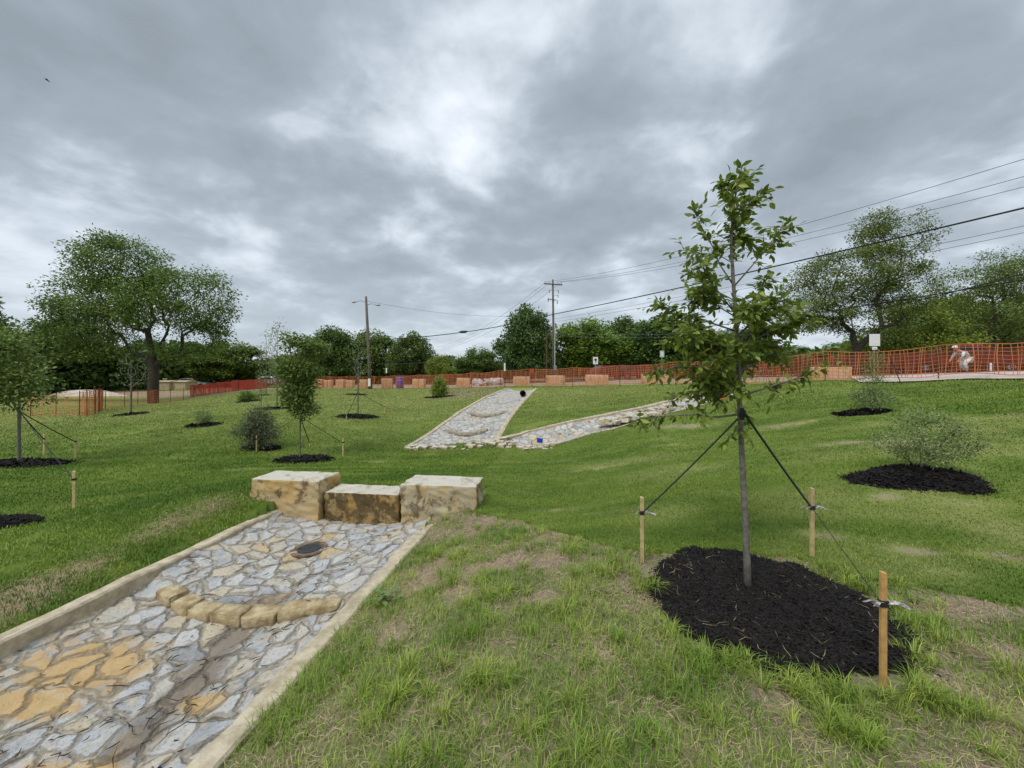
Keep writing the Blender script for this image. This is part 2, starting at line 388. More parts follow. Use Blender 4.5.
# ground
def ground_mat():
    m, t, b = newmat('lawn_ground'); g = t.nodes.new('ShaderNodeNewGeometry'); p = g.outputs['Position']
    a = N(t, 'ShaderNodeAttribute', attribute_name='tint'); sp = t.nodes.new('ShaderNodeSeparateColor'); t.links.new(a.outputs['Color'], sp.inputs[0])
    n_big = noise(t, p, .35, 5, .6, .4); n_mid = noise(t, p, 2.2, 6, .65); n_f = noise(t, p, 28, 6, .7); n_ff = noise(t, p, 120, 4, .7)
    mpn = N(t, 'ShaderNodeMapping'); mpn.inputs['Scale'].default_value = (.35, 1.6, 1); t.links.new(p, mpn.inputs[0])
    n_st = noise(t, mpn.outputs[0], 2.6, 6, .7, .4)
    sod = ramp(t, mth(t, 'ADD', mth(t, 'MULTIPLY', n_big, .45), mth(t, 'ADD', mth(t, 'MULTIPLY', n_st, .35), mth(t, 'MULTIPLY', n_mid, .2))),
               [(.36, (.075, .118, .018)), (.46, (.115, .17, .027)), (.54, (.16, .215, .041)), (.64, (.235, .27, .07))])
    sod = mixc(t, mth(t, 'MULTIPLY', sstep(t, n_f, .55, .3), .30), sod, (.06, .09, .016))
    # yellowed, drier lawn
    yel = mixc(t, n_mid, (.25, .28, .075), (.37, .36, .14))
    sod = mixc(t, sp.outputs[1], sod, yel)
    tanp = mixc(t, n_f, (.22, .19, .09), (.38, .32, .17))
    pm = mth(t, 'MULTIPLY', sstep(t, noise(t, mpn.outputs[0], 1.1, 5, .7, .6), .63, .72), .65)
    sod = mixc(t, pm, sod, tanp)
    soil = mixc(t, n_f, (.20, .145, .095), (.42, .33, .235)); soil = mixc(t, sstep(t, n_ff, .55, .66), soil, (.56, .48, .36))
    soil = mixc(t, sstep(t, n_mid, .55, .72), soil, (.20, .13, .085))
    mk = mth(t, 'ADD', sp.outputs[0], mth(t, 'MULTIPLY_ADD', n_f, .5, -.25))
    c = mixc(t, sstep(t, mk, .26, .62), sod, soil)
    t.links.new(c, b.inputs['Base Color']); b.inputs['Roughness'].default_value = .95; b.inputs['Specular IOR Level'].default_value = .1
    hh = mth(t, 'ADD', mth(t, 'MULTIPLY', n_f, .6), mth(t, 'ADD', mth(t, 'MULTIPLY', n_ff, .3), mth(t, 'MULTIPLY', n_st, 1.6)))
    bumpn(t, b, hh, .8, .05)
    return m
M['ground'] = ground_mat()

def stone_mat(name, scale, warm=.5, stain=True, real=False):
    m, t, b = newmat(name); g = t.nodes.new('ShaderNodeNewGeometry'); p = g.outputs['Position']
    nw = noise(t, p, 3.2, 4, .6, 0, 1); nf2 = noise(t, p, 14, 3, .6, 0, 1)
    vadd = N(t, 'ShaderNodeVectorMath', operation='MULTIPLY_ADD'); t.links.new(nw, vadd.inputs[0]); vadd.inputs[1].default_value = (.34, .34, .0); t.links.new(p, vadd.inputs[2])
    vad2 = N(t, 'ShaderNodeVectorMath', operation='MULTIPLY_ADD'); t.links.new(nf2, vad2.inputs[0]); vad2.inputs[1].default_value = (.05, .05, .0); t.links.new(vadd.outputs[0], vad2.inputs[2])
    mpn = N(t, 'ShaderNodeMapping'); mpn.inputs['Rotation'].default_value = (0, 0, R(35)); mpn.inputs['Scale'].default_value = (1.0, .72, 0); t.links.new(vad2.outputs[0], mpn.inputs[0])
    v1 = N(t, 'ShaderNodeTexVoronoi'); v1.inputs['Scale'].default_value = scale; v1.inputs['Randomness'].default_value = .95; t.links.new(mpn.outputs[0], v1.inputs['Vector'])
    v2 = N(t, 'ShaderNodeTexVoronoi', feature='DISTANCE_TO_EDGE'); v2.inputs['Scale'].default_value = scale; v2.inputs['Randomness'].default_value = .95; t.links.new(mpn.outputs[0], v2.inputs['Vector'])
    sp = t.nodes.new('ShaderNodeSeparateColor'); t.links.new(v1.outputs['Color'], sp.inputs[0]); D = v2.outputs['Distance']
    if real:
        ast = N(t, 'ShaderNodeAttribute', attribute_name='stone'); sp = t.nodes.new('ShaderNodeSeparateColor'); t.links.new(ast.outputs['Color'], sp.inputs[0]); D = mth(t, 'MULTIPLY', sp.outputs[1], 4.2)
    big = noise(t, p, .75, 3, .5)
    key = mth(t, 'ADD', sp.outputs[0], mth(t, 'MULTIPLY_ADD', big, 1.1, -.55 + (warm - .5) * .3))
    pal = ramp(t, key, [(0.0, (.29, .295, .30)), (.10, (.48, .48, .475)), (.24, (.38, .385, .39)), (.36, (.55, .535, .50)), (.50, (.43, .425, .42)), (.60, (.52, .47, .39)), (.72, (.50, .495, .48)), (.84, (.52, .44, .31)), (.97, (.42, .42, .415)), (1.0, (.50, .37, .20))])
    n_m = noise(t, p, 9, 7, .68, .6); n_f = noise(t, p, 45, 6, .7)
    pal = mixc(t, sstep(t, n_m, .52, .68), pal, mixc(t, sp.outputs[2], (.56, .54, .50), (.20, .21, .225)))
    pal = mixc(t, mth(t, 'MULTIPLY', sstep(t, n_f, .52, .66), .7), pal, (.15, .13, .11))
    pal = mixc(t, mth(t, 'MULTIPLY', sstep(t, noise(t, p, 4.5, 7, .75), .50, .62), .6), pal, (.54, .44, .29))
    mort = mixc(t, n_m, (.38, .32, .23), (.60, .52, .40))
    mort = mixc(t, sstep(t, noise(t, p, 2.4, 4, .6), .56, .68), mort, (.15, .12, .085))
    jn = mth(t, 'ADD', D, mth(t, 'ADD', mth(t, 'MULTIPLY_ADD', n_f, .08, -.04), mth(t, 'MULTIPLY_ADD', n_m, .22, -.11)))
    c = mixc(t, mth(t, 'MULTIPLY', sstep(t, jn, .085, .02), .85), pal, mort)
    crk = mth(t, 'MULTIPLY', mth(t, 'MULTIPLY', sstep(t, mth(t, 'ADD', D, mth(t, 'MULTIPLY_ADD', n_f, .02, -.01)), .034, .014), sstep(t, noise(t, p, 5, 4, .6), .50, .58)), .75)
    c = mixc(t, crk, c, (.055, .042, .03))
    if stain:
        a = N(t, 'ShaderNodeAttribute', attribute_name='tint'); s2 = t.nodes.new('ShaderNodeSeparateColor'); t.links.new(a.outputs['Color'], s2.inputs[0])
        silt = mixc(t, n_f, (.10, .078, .055), (.30, .24, .17))
        sm = mth(t, 'ADD', s2.outputs[0], mth(t, 'MULTIPLY_ADD', n_m, .9, -.5))
        c = mixc(t, mth(t, 'MULTIPLY', sstep(t, sm, .28, .72), .85), c, silt)
        oc = mth(t, 'ADD', s2.outputs[1], mth(t, 'MULTIPLY_ADD', n_m, 1.6, -.85))
        c2 = mixc(t, n_m, (.58, .42, .20), (.50, .29, .10))
        c = mixc(t, mth(t, 'MULTIPLY', sstep(t, oc, .10, .62), mth(t, 'MULTIPLY_ADD', sstep(t, jn, .03, .08), .5, .42)), c, c2)
    t.links.new(c, b.inputs['Base Color']); b.inputs['Roughness'].default_value = .75
    hh = mth(t, 'ADD', mth(t, 'MULTIPLY', sstep(t, jn, .0, .11), 1.0), mth(t, 'ADD', mth(t, 'MULTIPLY', n_m, 1.1), mth(t, 'ADD', mth(t, 'MULTIPLY', n_f, .4), mth(t, 'MULTIPLY', sp.outputs[2], .8 if not real else 0.0))))
    bumpn(t, b, hh, 1.0, .022)
    return m
M['flag'] = stone_mat('flagstone', 6.8, real=True)
M['flag_far'] = stone_mat('flagstone_far', 4.6, .42, False)
def lime_mat(name, base, dark, amt):
    m, t, b = newmat(name); g = t.nodes.new('ShaderNodeNewGeometry'); p = g.outputs['Position']
    sn = t.nodes.new('ShaderNodeSeparateXYZ'); t.links.new(g.outputs['Normal'], sn.inputs[0])
    mpn = N(t, 'ShaderNodeMapping'); mpn.inputs['Scale'].default_value = (1, 1, .8); t.links.new(p, mpn.inputs[0])
    n1 = noise(t, p, 3.0, 7, .65, .4); n2 = noise(t, mpn.outputs[0], 5, 9, .74, .3); n3 = noise(t, p, 40, 6, .7)
    side = mixc(t, sstep(t, n1, .36, .62), (base[0], base[1] * .84, base[2] * .58), base)
    side = mixc(t, mth(t, 'MULTIPLY', sstep(t, n2, .55 - amt, .64 - amt), .8), side, dark)
    top = mixc(t, n1, (.46, .41, .32), (.62, .58, .50)); top = mixc(t, sstep(t, n2, .50, .64), top, (.34, .27, .18))
    c = mixc(t, sstep(t, sn.outputs[2], .55, .8), side, top)
    c = mixc(t, mth(t, 'MULTIPLY', sstep(t, n3, .56, .7), .35), c, (.20, .15, .09))
    t.links.new(c, b.inputs['Base Color']); b.inputs['Roughness'].default_value = .88
    bumpn(t, b, mth(t, 'ADD', n2, mth(t, 'MULTIPLY', n3, .35)), .8, .02)
    return m
M['lime_gold'] = lime_mat('golden_limestone', (.50, .39, .22), (.09, .06, .025), .03)
M['lime_dark'] = lime_mat('stained_limestone', (.33, .24, .11), (.06, .045, .022), .115)
M['lime_grey'] = lime_mat('weathered_limestone', (.47, .41, .28), (.12, .09, .05), .045)
M['dam_stone'] = simple('tan_dam_stone', (.56, .46, .28), .9, .5, 9, c2=(.30, .21, .10), bump=1, bd=.02)
M['sill_stone'] = simple('grey_tan_sill', (.42, .37, .28), .9, .4, 7)
M['lime_pink'] = lime_mat('pale_limestone', (.58, .39, .27), (.36, .17, .09), .03)

# ------------------------------------------------------------------ ground mesh (polar sheet round the camera)
def build_ground():
    angF = np.arange(-66, 66.01, .25); angB = np.arange(66, 294, 2.4)[1:]
    ang = np.radians(np.concatenate([angF, angB])); na = len(ang)
    rr = np.geomspace(.35, 2200, 520); nr = len(rr)
    A, Rr = np.meshgrid(ang, rr)
    X = Rr * np.sin(A); Y = Rr * np.cos(A); Z = H(X, Y)
    # cut for the channels
    s = chan_s(X, Y); ins = (s > KL + .02) & (s < KR - .02) & (Y < 5.62) & (Y > -4.2)
    Z = np.where(ins, np.minimum(Z, -.75), Z)
    for poly in (polyA, polyB):
        bb = (Y > 9) & (Y < 30) & (np.abs(X) < 16)
        x = X[bb]; y = Y[bb]; i = inpoly(x, y, poly) & (dist_poly(x, y, poly) > .03)
        z = Z[bb]; z[i] -= .45; Z[bb] = z
    # sod stands slightly proud of the worn verge
    inF = zoneF(X, Y)
    near = (np.hypot(X, Y) < 14)
    e = np.full(X.shape, 9.0); e[near] = dist_poly(X[near], Y[near], EF, False)
    Z = Z + np.where(~inF & near, .028 * np.clip(e / .04, 0, 1), 0) * (chan_s(X, Y) > KR - .1)
    rough = (fbm(X, Y, 9, 31, 3) - .5) * .03
    Z = Z + np.where(inF & near, rough, 0)
    V = np.stack([X, Y, Z], -1).reshape(-1, 3)
    V = np.vstack([V, [[0, 0, float(Z[0].mean())]]])
    # masks
    x, y = V[:, 0], V[:, 1]; f = zoneF(x, y)
    dirt = np.zeros(len(V)); nn = f & (np.hypot(x, y) < 12); dirt[nn] = np.maximum(dirtmask(x[nn], y[nn]), .46)
    dirt = np.maximum(dirt, leftstrip(x, y) * .85)
    # bare soil near the top of the channel and beyond the fences
    soilp = [P(425, 398), P(440, 389), P(500, 386), P(495, 392), P(465, 399)]
    i = inpoly(x, y, xy(soilp)); dirt[i] = np.maximum(dirt[i], .62)
    for (a, b_, c, d) in ((905, 446, 1.1, .26), (850, 444, .5, .3), (670, 427, .9, .35), (690, 428, .5, .3), (1010, 560, .35, .12), (930, 556, .25, .1), (830, 540, .28, .09), (780, 427, .7, .3)):
        q = P(a, b_); dirt = np.maximum(dirt, .55 * np.exp(-(((x - q.x) / c) ** 2 + ((y - q.y) / d) ** 2)))
    fx = fence_offset(x, y); dirt = np.where((fx > .9) & (fx < 40), np.maximum(dirt, .72 * np.clip((fx - .9) / 1, 0, 1) * np.clip(fbm(x, y, .3, 12) * 2.2, 0, 1)), dirt)
    ld = np.exp(-((y - 47 - 2 * np.sin(x * .1)) / 4.5) ** 2) * (x < -18); dirt = np.maximum(dirt, ld)
    r = np.hypot(x, y)
    yel = yelmask(x, y, f); yel = np.maximum(yel, tanmask(x, y)); dirt = np.maximum(dirt, tanmask(x, y) * .5)
    col = np.stack([np.clip(dirt, 0, 1), yel, np.zeros(len(V))], 1)
    i = np.arange(nr - 1)[:, None] * na; j = np.arange(na)[None]; j2 = (j + 1) % na
    q = np.stack([i + j, i + j2, i + na + j2, i + na + j], -1).reshape(-1, 4)
    cidx = len(V) - 1; tri = np.stack([np.full(na, cidx), (np.arange(na) + 1) % na, np.arange(na)], 1)
    me = npmesh('ground', V, [q[:, ::-1], tri[:, ::-1]], col, True)
    o = link('ground', me, M['ground']); tag(o, kind='structure')
    return o
def yelmask(x, y, f):
    yel = np.clip((y - 10) / 11, 0, 1) * .62 * (.5 + fbm(x, y, .4, 4)); yel = yel * np.where(x < -4, 1, .85)
    yel = np.maximum(yel, np.where((x > 1) & (y < 9) & ~f, .9 * np.clip(fbm(x, y * 1.6, .8, 2) - .42, 0, 1) * 2, 0))
    return np.clip(np.maximum(yel, np.clip((-x - 13) / 4, 0, 1) * np.clip((y - 15) / 8, 0, 1) * .62), 0, 1)
_tp = [(868, 444, 1.3, .22), (905, 447, .7, .2), (910, 553, .22, .12), (1000, 560, .35, .14), (828, 538, .3, .1), (940, 575, .2, .1), (790, 426, .9, .22), (690, 427, .8, .3), (300, 392, 2.5, .6), (970, 505, .4, .1), (250, 470, .5, .12), (380, 462, .5, .1), (600, 470, .5, .12), (560, 512, .25, .1), (880, 500, .3, .1)]
TANP = [(*P(a, b)[:2], c, d) for a, b, c, d in _tp]
def tanmask(x, y):
    m = np.zeros(x.shape)
    for cx, cy, rx, ry in TANP: m = np.maximum(m, np.exp(-(((x - cx) / rx) ** 2 + ((y - cy) / ry) ** 2)))
    return np.clip(m * (fbm(x, y, 5, 44, 4) * 2.4 - .35), 0, 1)
# fence line
fence_px = [(1130,377,11.0),(1060,377.5,11.8),(987,379.5,13),(900,382,14.3),(802,383.5,15.8),(720,385,18.5),(650,386,21),(600,387,23),(560,387,25),(505,387,28),(440,388.5,33),(367,388.5,38),(310,388,42)]
FL = [at(a, c) for a, b, c in fence_px]
def fence_offset(x, y):
    """signed distance beyond the right fence (positive on the road side)"""
    d = dist_poly(x, y, xy(FL), False)
    poly = [(60, 4), (FL[0].x, FL[0].y - .5)] + xy(FL) + [(-12, 90), (200, 300), (300, 0)]
    return np.where(inpoly(x, y, poly), d, -d)
build_ground()

# ------------------------------------------------------------------ strips behind the fence
def offset_strip(name, d0, d1, mat, zo, pts, label=None):
    pts = [Vector((p.x, p.y)) for p in pts]; dense = []
    for a, b in zip(pts[:-1], pts[1:]):
        n = max(2, int((b - a).length / .5))
        dense += [a.lerp(b, k / n) for k in range(n)]
    dense.append(pts[-1])
    sm = []
    for i in range(len(dense)):
        lo, hi = max(0, i - 6), min(len(dense), i + 7); s = Vector((0, 0))
        for q in dense[lo:hi]: s += q
        sm.append(s / (hi - lo))
    V = []; K = 7
    for i, p in enumerate(sm):
        d = (sm[min(i + 1, len(sm) - 1)] - sm[max(0, i - 1)]).normalized(); n = Vector((d.y, -d.x))
        for k in range(K):
            q = p + n * (d0 + (d1 - d0) * k / (K - 1)); V.append((q.x, q.y, 0))
    V = np.array(V); V[:, 2] = H(V[:, 0], V[:, 1]) + zo
    i = np.arange(len(sm) - 1)[:, None] * K; j = np.arange(K - 1)[None]
    q = np.stack([i + j, i + j + 1, i + K + j + 1, i + K + j], -1).reshape(-1, 4)
    o = link(name, npmesh(name, V, [q], None, True), mat); tag(o, kind='structure'); return o
RoadL = [Vector((34, -2, 0))] + FL + [Vector((-22, 60, 0)), Vector((-60, 85, 0))]
offset_strip('sidewalk', -.3, 3.6, M['walk'], .05, RoadL[:6])
offset_strip('road', 13.5, 20, M['asphalt'], .06, RoadL)
# ------------------------------------------------------------------ near channel
def wdir(s, y, z): return (s + CH * y, y, z)
def stones(S, Y):
    """irregular flat stones set in mortar: height, random per stone, distance to the joint"""
    rs = np.random.default_rng(77); pts = []
    sp = .175
    for j in range(int(10.4 / sp) + 2):
        for i in range(int(2.8 / sp) + 2):
            if rs.random() < .20: continue
            pts.append((KL - .2 + (i + .5 * (j % 2)) * sp + rs.normal(0, .05), -4.5 + j * sp + rs.normal(0, .05)))
    pts = np.array(pts); wgt = rs.uniform(-.004, .005, len(pts)); r1 = rs.random(len(pts)); r2 = rs.random(len(pts)); tx = rs.normal(0, .045, len(pts)); ty = rs.normal(0, .045, len(pts)); th = rs.uniform(-.004, .008, len(pts))
    wx = S + (fbm(S, Y, 6, 51, 3) - .5) * .13 + (fbm(S, Y, 26, 52, 2) - .5) * .028; wy = Y + (fbm(S, Y, 6, 53, 3) - .5) * .13 + (fbm(S, Y, 26, 54, 2) - .5) * .028
    ca, sa = math.cos(.5), math.sin(.5)
    fx, fy = wx.ravel(), wy.ravel(); n = len(fx); i1 = np.zeros(n, int); ed = np.zeros(n)
    A = np.stack([pts[:, 0] * ca + pts[:, 1] * sa, (-pts[:, 0] * sa + pts[:, 1] * ca) * .72], 1)
    gx = fx * ca + fy * sa; gy = (-fx * sa + fy * ca) * .72
    for k in range(0, n, 4000):
        lo, hi = fy[k:k + 4000].min() - .8, fy[k:k + 4000].max() + .8; m = np.where((pts[:, 1] > lo) & (pts[:, 1] < hi))[0]
        d = (gx[k:k + 4000, None] - A[m, 0]) ** 2 + (gy[k:k + 4000, None] - A[m, 1]) ** 2 - wgt[m]
        o = np.argpartition(d, 2, axis=1)[:, :2]; da = np.take_along_axis(d, o, 1); sw = da[:, 0] > da[:, 1]; f = np.where(sw, o[:, 1], o[:, 0]); g = np.where(sw, o[:, 0], o[:, 1])
        L = np.hypot(A[m[f], 0] - A[m[g], 0], A[m[f], 1] - A[m[g], 1]) + 1e-6; ed[k:k + 4000] = np.abs(da[:, 0] - da[:, 1]) / (2 * L); i1[k:k + 4000] = m[f]
    u = np.clip((ed - .003) / .013, 0, 1); u = u * u * (3 - 2 * u)
    dx, dy = fx - pts[i1, 0], fy - pts[i1, 1]
    h = -.008 + u * (.006 + th[i1] + tx[i1] * dx + ty[i1] * dy) + (fbm(S, Y, 20, 55, 4).ravel() - .5) * .018
    sh = S.shape
    return h.reshape(sh), r1[i1].reshape(sh), ed.reshape(sh), r2[i1].reshape(sh)
def build_channel():
    root = empty('stone_channel', (KR - 1.1, 2, -.4), 0, 'flagstone paved drainage channel with pale kerbs in the left foreground', 'drainage channel', 'stone lined channels')
    inv = Vector(root.location)
    ys = np.concatenate([np.arange(-4.2, 1.2, .05), np.arange(1.2, 5.62, .0125)]); ss = np.linspace(KL + .06, KR - .06, 180)
    S, Yg = np.meshgrid(ss, ys); u = (S - ss[0]) / (ss[-1] - ss[0]) * 2 - 1
    Z = KZ - .018 - .137 * (1 - u * u) - .085 / (1 + np.exp((Yg - dam_y(u)) / .03)) + (fbm(S, Yg, 5, 21, 3) - .5) * .035
    hs, sid, edge, sid2 = stones(S, Yg); Z = Z + hs
    X = S + CH * Yg
    tint = np.zeros((S.size, 3))
    b = Yg - dam_y(u)
    silt = 1.0 * np.exp(-((u - .15) / .5) ** 2) * np.exp(-np.clip(b, 0, 9) / .42) * (b > 0)
    silt = np.maximum(silt, .95 * np.exp(-((u - .28 + .12 * np.sin(Yg * 2.2)) / .22) ** 2) * (b < 0) * np.clip(.9 + b * .10, .35, 1))
    silt = np.maximum(silt, .25)
    c1 = np.array(P0c(90, 655)); c2 = np.array(P0c(60, 760)); c3 = np.array(P0c(205, 690)); c4 = np.array(P0c(30, 690))
    och = np.maximum.reduce([np.exp(-((X - c[0]) / rx) ** 2 - ((Yg - c[1]) / ry) ** 2) for c, rx, ry in ((c1, .42, .3), (c2, .35, .12), (c3, .14, .1), (c4, .3, .12))])
    tint[:, 0] = silt.ravel(); tint[:, 1] = och.ravel()
    V = np.stack([X, Yg, Z], -1).reshape(-1, 3) - np.array(inv)
    n, m_ = S.shape; i = np.arange(n - 1)[:, None] * m_; j = np.arange(m_ - 1)[None]
    q = np.stack([i + j, i + j + 1, i + m_ + j + 1, i + m_ + j], -1).reshape(-1, 4)
    me = npmesh('stone_floor', V, [q], tint, True)
    at2 = me.attributes.new('stone', 'FLOAT_COLOR', 'POINT'); c4 = np.ones((len(V), 4), np.float32); c4[:, 0] = sid.ravel(); c4[:, 1] = edge.ravel(); c4[:, 2] = sid2.ravel(); at2.data.foreach_set('color', c4.ravel())
    link('stone_floor', me, M['flag'], root)
    for s0, s1, y1 in ((KR - .07, KR + .085, 5.22), (KL - .07, KL + .07, 5.55)):
        mb = MB(); k = 0; y = -4.2
        while y < y1:                                       # kerb with slightly wandering edges
            y2 = min(y + .12, y1)
            def sec(yy):
                e = .006 * math.sin(yy * 7.3 + s0) + .008 * math.sin(yy * 17.1 + 2 * s0); e2 = .007 * math.sin(yy * 9.1 + 1 + s0)
                zt = KZ + .012 + .004 * math.sin(yy * 5 + s0)
                pts = [(s0 + e, -.62), (s0 + e, zt - .012), (s0 + e + .015, zt), (s1 + e2 - .015, zt + .004), (s1 + e2, zt - .012), (s1 + e2, -.62)]
                return [Vector(wdir(a, yy, z)) - inv for a, z in pts]
            if k == 0: mb.v += [tuple(v) for v in sec(y)]
            mb.v += [tuple(v) for v in sec(y2)]
            b0 = k * 6
            for a in range(6): mb.f.append((b0 + a, b0 + (a + 1) % 6, b0 + 6 + (a + 1) % 6, b0 + 6 + a))
            k += 1; y = y2
        mb.f.append(tuple(range(6))[::-1]); mb.f.append(tuple(k * 6 + a for a in range(6)))
        mb.build('kerb', M['concrete'], root)
def dam_y(u): return 3.42 + .26 * (u - .35) ** 2 + .05 * (u - .2)
def P0c(px, py):   # point on the channel floor (z = -.42)
    Y = (EYE + .42) * F / (py - HY); return ((px - CX) / F * Y, Y)
build_channel()

def rough_stone(mb, c, d, rz, seed, rnd=.06, sub=2):
    rs = random.Random(seed); bm = bmesh.new(); bmesh.ops.create_cube(bm, size=1)
    for v in bm.verts: v.co = Vector((v.co.x * d[0], v.co.y * d[1], v.co.z * d[2])) + Vector([rs.uniform(-rnd, rnd) * x for x in d])
    bmesh.ops.bevel(bm, geom=list(bm.edges), offset=min(d) * .10, segments=1, affect='EDGES')
    bmesh.ops.subdivide_edges(bm, edges=list(bm.edges), cuts=1, use_grid_fill=True)
    for v in bm.verts:
        v.co += Vector((rs.gauss(0, 1), rs.gauss(0, 1), rs.gauss(0, 1))) * min(d) * .03
    Mx = Matrix.Rotation(rz, 3, 'Z')
    bm.verts.index_update()
    b = len(mb.v); mb.v += [tuple(Mx @ v.co + Vector(c)) for v in bm.verts]; mb.f += [tuple(b + v.index for v in f.verts) for f in bm.faces]; bm.free()

def limestone(name, c, d, rz, mat, label, cat, group, seed, parent=None, cuts=26):
    """quarry block: subdivided, chipped and pitted"""
    rs = np.random.default_rng(seed); bm = bmesh.new(); bmesh.ops.create_cube(bm, size=1)
    bmesh.ops.scale(bm, vec=d, verts=bm.verts)
    bmesh.ops.bevel(bm, geom=list(bm.edges), offset=.007, segments=1, affect='EDGES')
    bmesh.ops.subdivide_edges(bm, edges=[e for e in bm.edges if e.calc_length() > .1], cuts=cuts, use_grid_fill=True)
    co = np.array([v.co for v in bm.verts]); ph = rs.uniform(0, 9, 3)
    n1 = fbm(co[:, 0] + co[:, 2] * .7 + ph[0] + 9, co[:, 1] + co[:, 2] + ph[1] + 9, 3.5, seed, 6) - .5
    n1 = n1 * .8 + (fbm(co[:, 0] * 1.0 + co[:, 2] * .6 + 20, co[:, 1] + co[:, 2] * 1.3 + 20, 15, seed + 1, 3) - .5) * .38
    ex = np.sort(np.abs(co) / (np.array(d) / 2), axis=1)[:, 1]; n1 = n1 - np.clip((ex - .93) / .07, 0, 1) * .35 * np.clip(fbm(co[:, 0] + 40, co[:, 1] + co[:, 2] + 40, 7, seed + 2, 3) * 2 - .8, 0, 1)
    top = co[:, 2] > d[2] * .47
    for v, k, tp in zip(bm.verts, n1, top):
        nrm = v.normal
        v.co += Vector((nrm.x, nrm.y, nrm.z * .5)) * float(k) * .13 * (1 if not tp else .4)
    me = bpy.data.meshes.new(name); bm.to_mesh(me); bm.free()
    for p in me.polygons: p.use_smooth = True
    o = link(name, me, mat, parent, c); o.rotation_euler = (0, 0, rz); tag(o, label, cat, group); return o
rzb = -math.atan(CH) * 1.0 + .02
G = 'limestone headwall blocks'
limestone('limestone_block', (-3.085, 5.72, -.22), (1.0, .5, .68), rzb, M['lime_gold'], 'golden limestone block at the left end of the channel headwall', 'stone block', G, 11)
limestone('limestone_block', (-2.02, 5.62, -.345), (1.06, .42, .60), rzb, M['lime_dark'], 'low dark stained limestone block between two taller ones in the headwall', 'stone block', G, 12)
limestone('limestone_block', (-.93, 5.46, -.19), (1.02, .5, .62), rzb, M['lime_grey'], 'weathered grey limestone block at the right end of the headwall beside the weedy bank', 'stone block', G, 13)

# check dam
def build_dam():
    us = [(-.78, -.56), (-.55, -.36), (-.35, -.14), (-.13, .13), (.14, .40), (.41, .84)]
    root = empty('stone_check_dam', (-2.4, 3.45, -.42), 0, 'curved row of tan stones across the near flagstone channel', 'check dam')
    for k, (a, b) in enumerate(us):
        u = (a + b) / 2; ssp = (KR - KL - .14); sA = KL + .07 + (a + 1) / 2 * ssp; sB = KL + .07 + (b + 1) / 2 * ssp
        yA, yB = dam_y(a), dam_y(b); pa = Vector(wdir(sA, yA, 0)); pb = Vector(wdir(sB, yB, 0)); mid = (pa + pb) / 2; L = (pb - pa).length
        mb = MB(); zz = KZ - .018 - .137 * (1 - u * u) - .056
        rough_stone(mb, (mid.x + 2.4, mid.y - 3.45, zz + .42), (L * 1.0, .17, .12), math.atan2(pb.y - pa.y, pb.x - pa.x), 40 + k)
        mb.build('dam_stone', M['dam_stone'], root, smooth=True)
build_dam()
# drain cover in the channel
q = P0c(309, 547)
root = empty('drain_cover', (q[0], q[1], -.442), 0, 'round dark drain cover ringed with rust brown concrete in the channel floor', 'drain cover')
def disc(mb, r0, r1, z0, z1, n=36, cx=0, cy=0):
    b = len(mb.v)
    for r, z in ((r0, z1), (r1, z1), (r1, z0)):
        mb.v += [(cx + r * math.cos(2 * math.pi * k / n), cy + r * math.sin(2 * math.pi * k / n), z) for k in range(n)]
    for k in range(n):
        k2 = (k + 1) % n; mb.f.append((b + k, b + n + k, b + n + k2, b + k2)); mb.f.append((b + n + k, b + 2 * n + k, b + 2 * n + k2, b + n + k2))
    if r0 < 1e-3: pass
M['rust_ring'] = simple('rusty_concrete', (.22, .15, .10), .9, .6, 12, bump=.5)
mb = MB(); disc(mb, .13, .20, -.06, .004); mb.build('collar', M['rust_ring'], root)
M['castiron'] = simple('cast_iron', (.07, .072, .078), .6, .35, 30, metal=.3)
mb = MB(); disc(mb, .001, .126, -.06, .012)
for k in range(-3, 4):
    for j in range(-3, 4):
        if k * k + j * j < 10: mb.box((k * .034, j * .034, .013), (.016, .016, .006), .4)
mb.build('lid', M['castiron'], root)
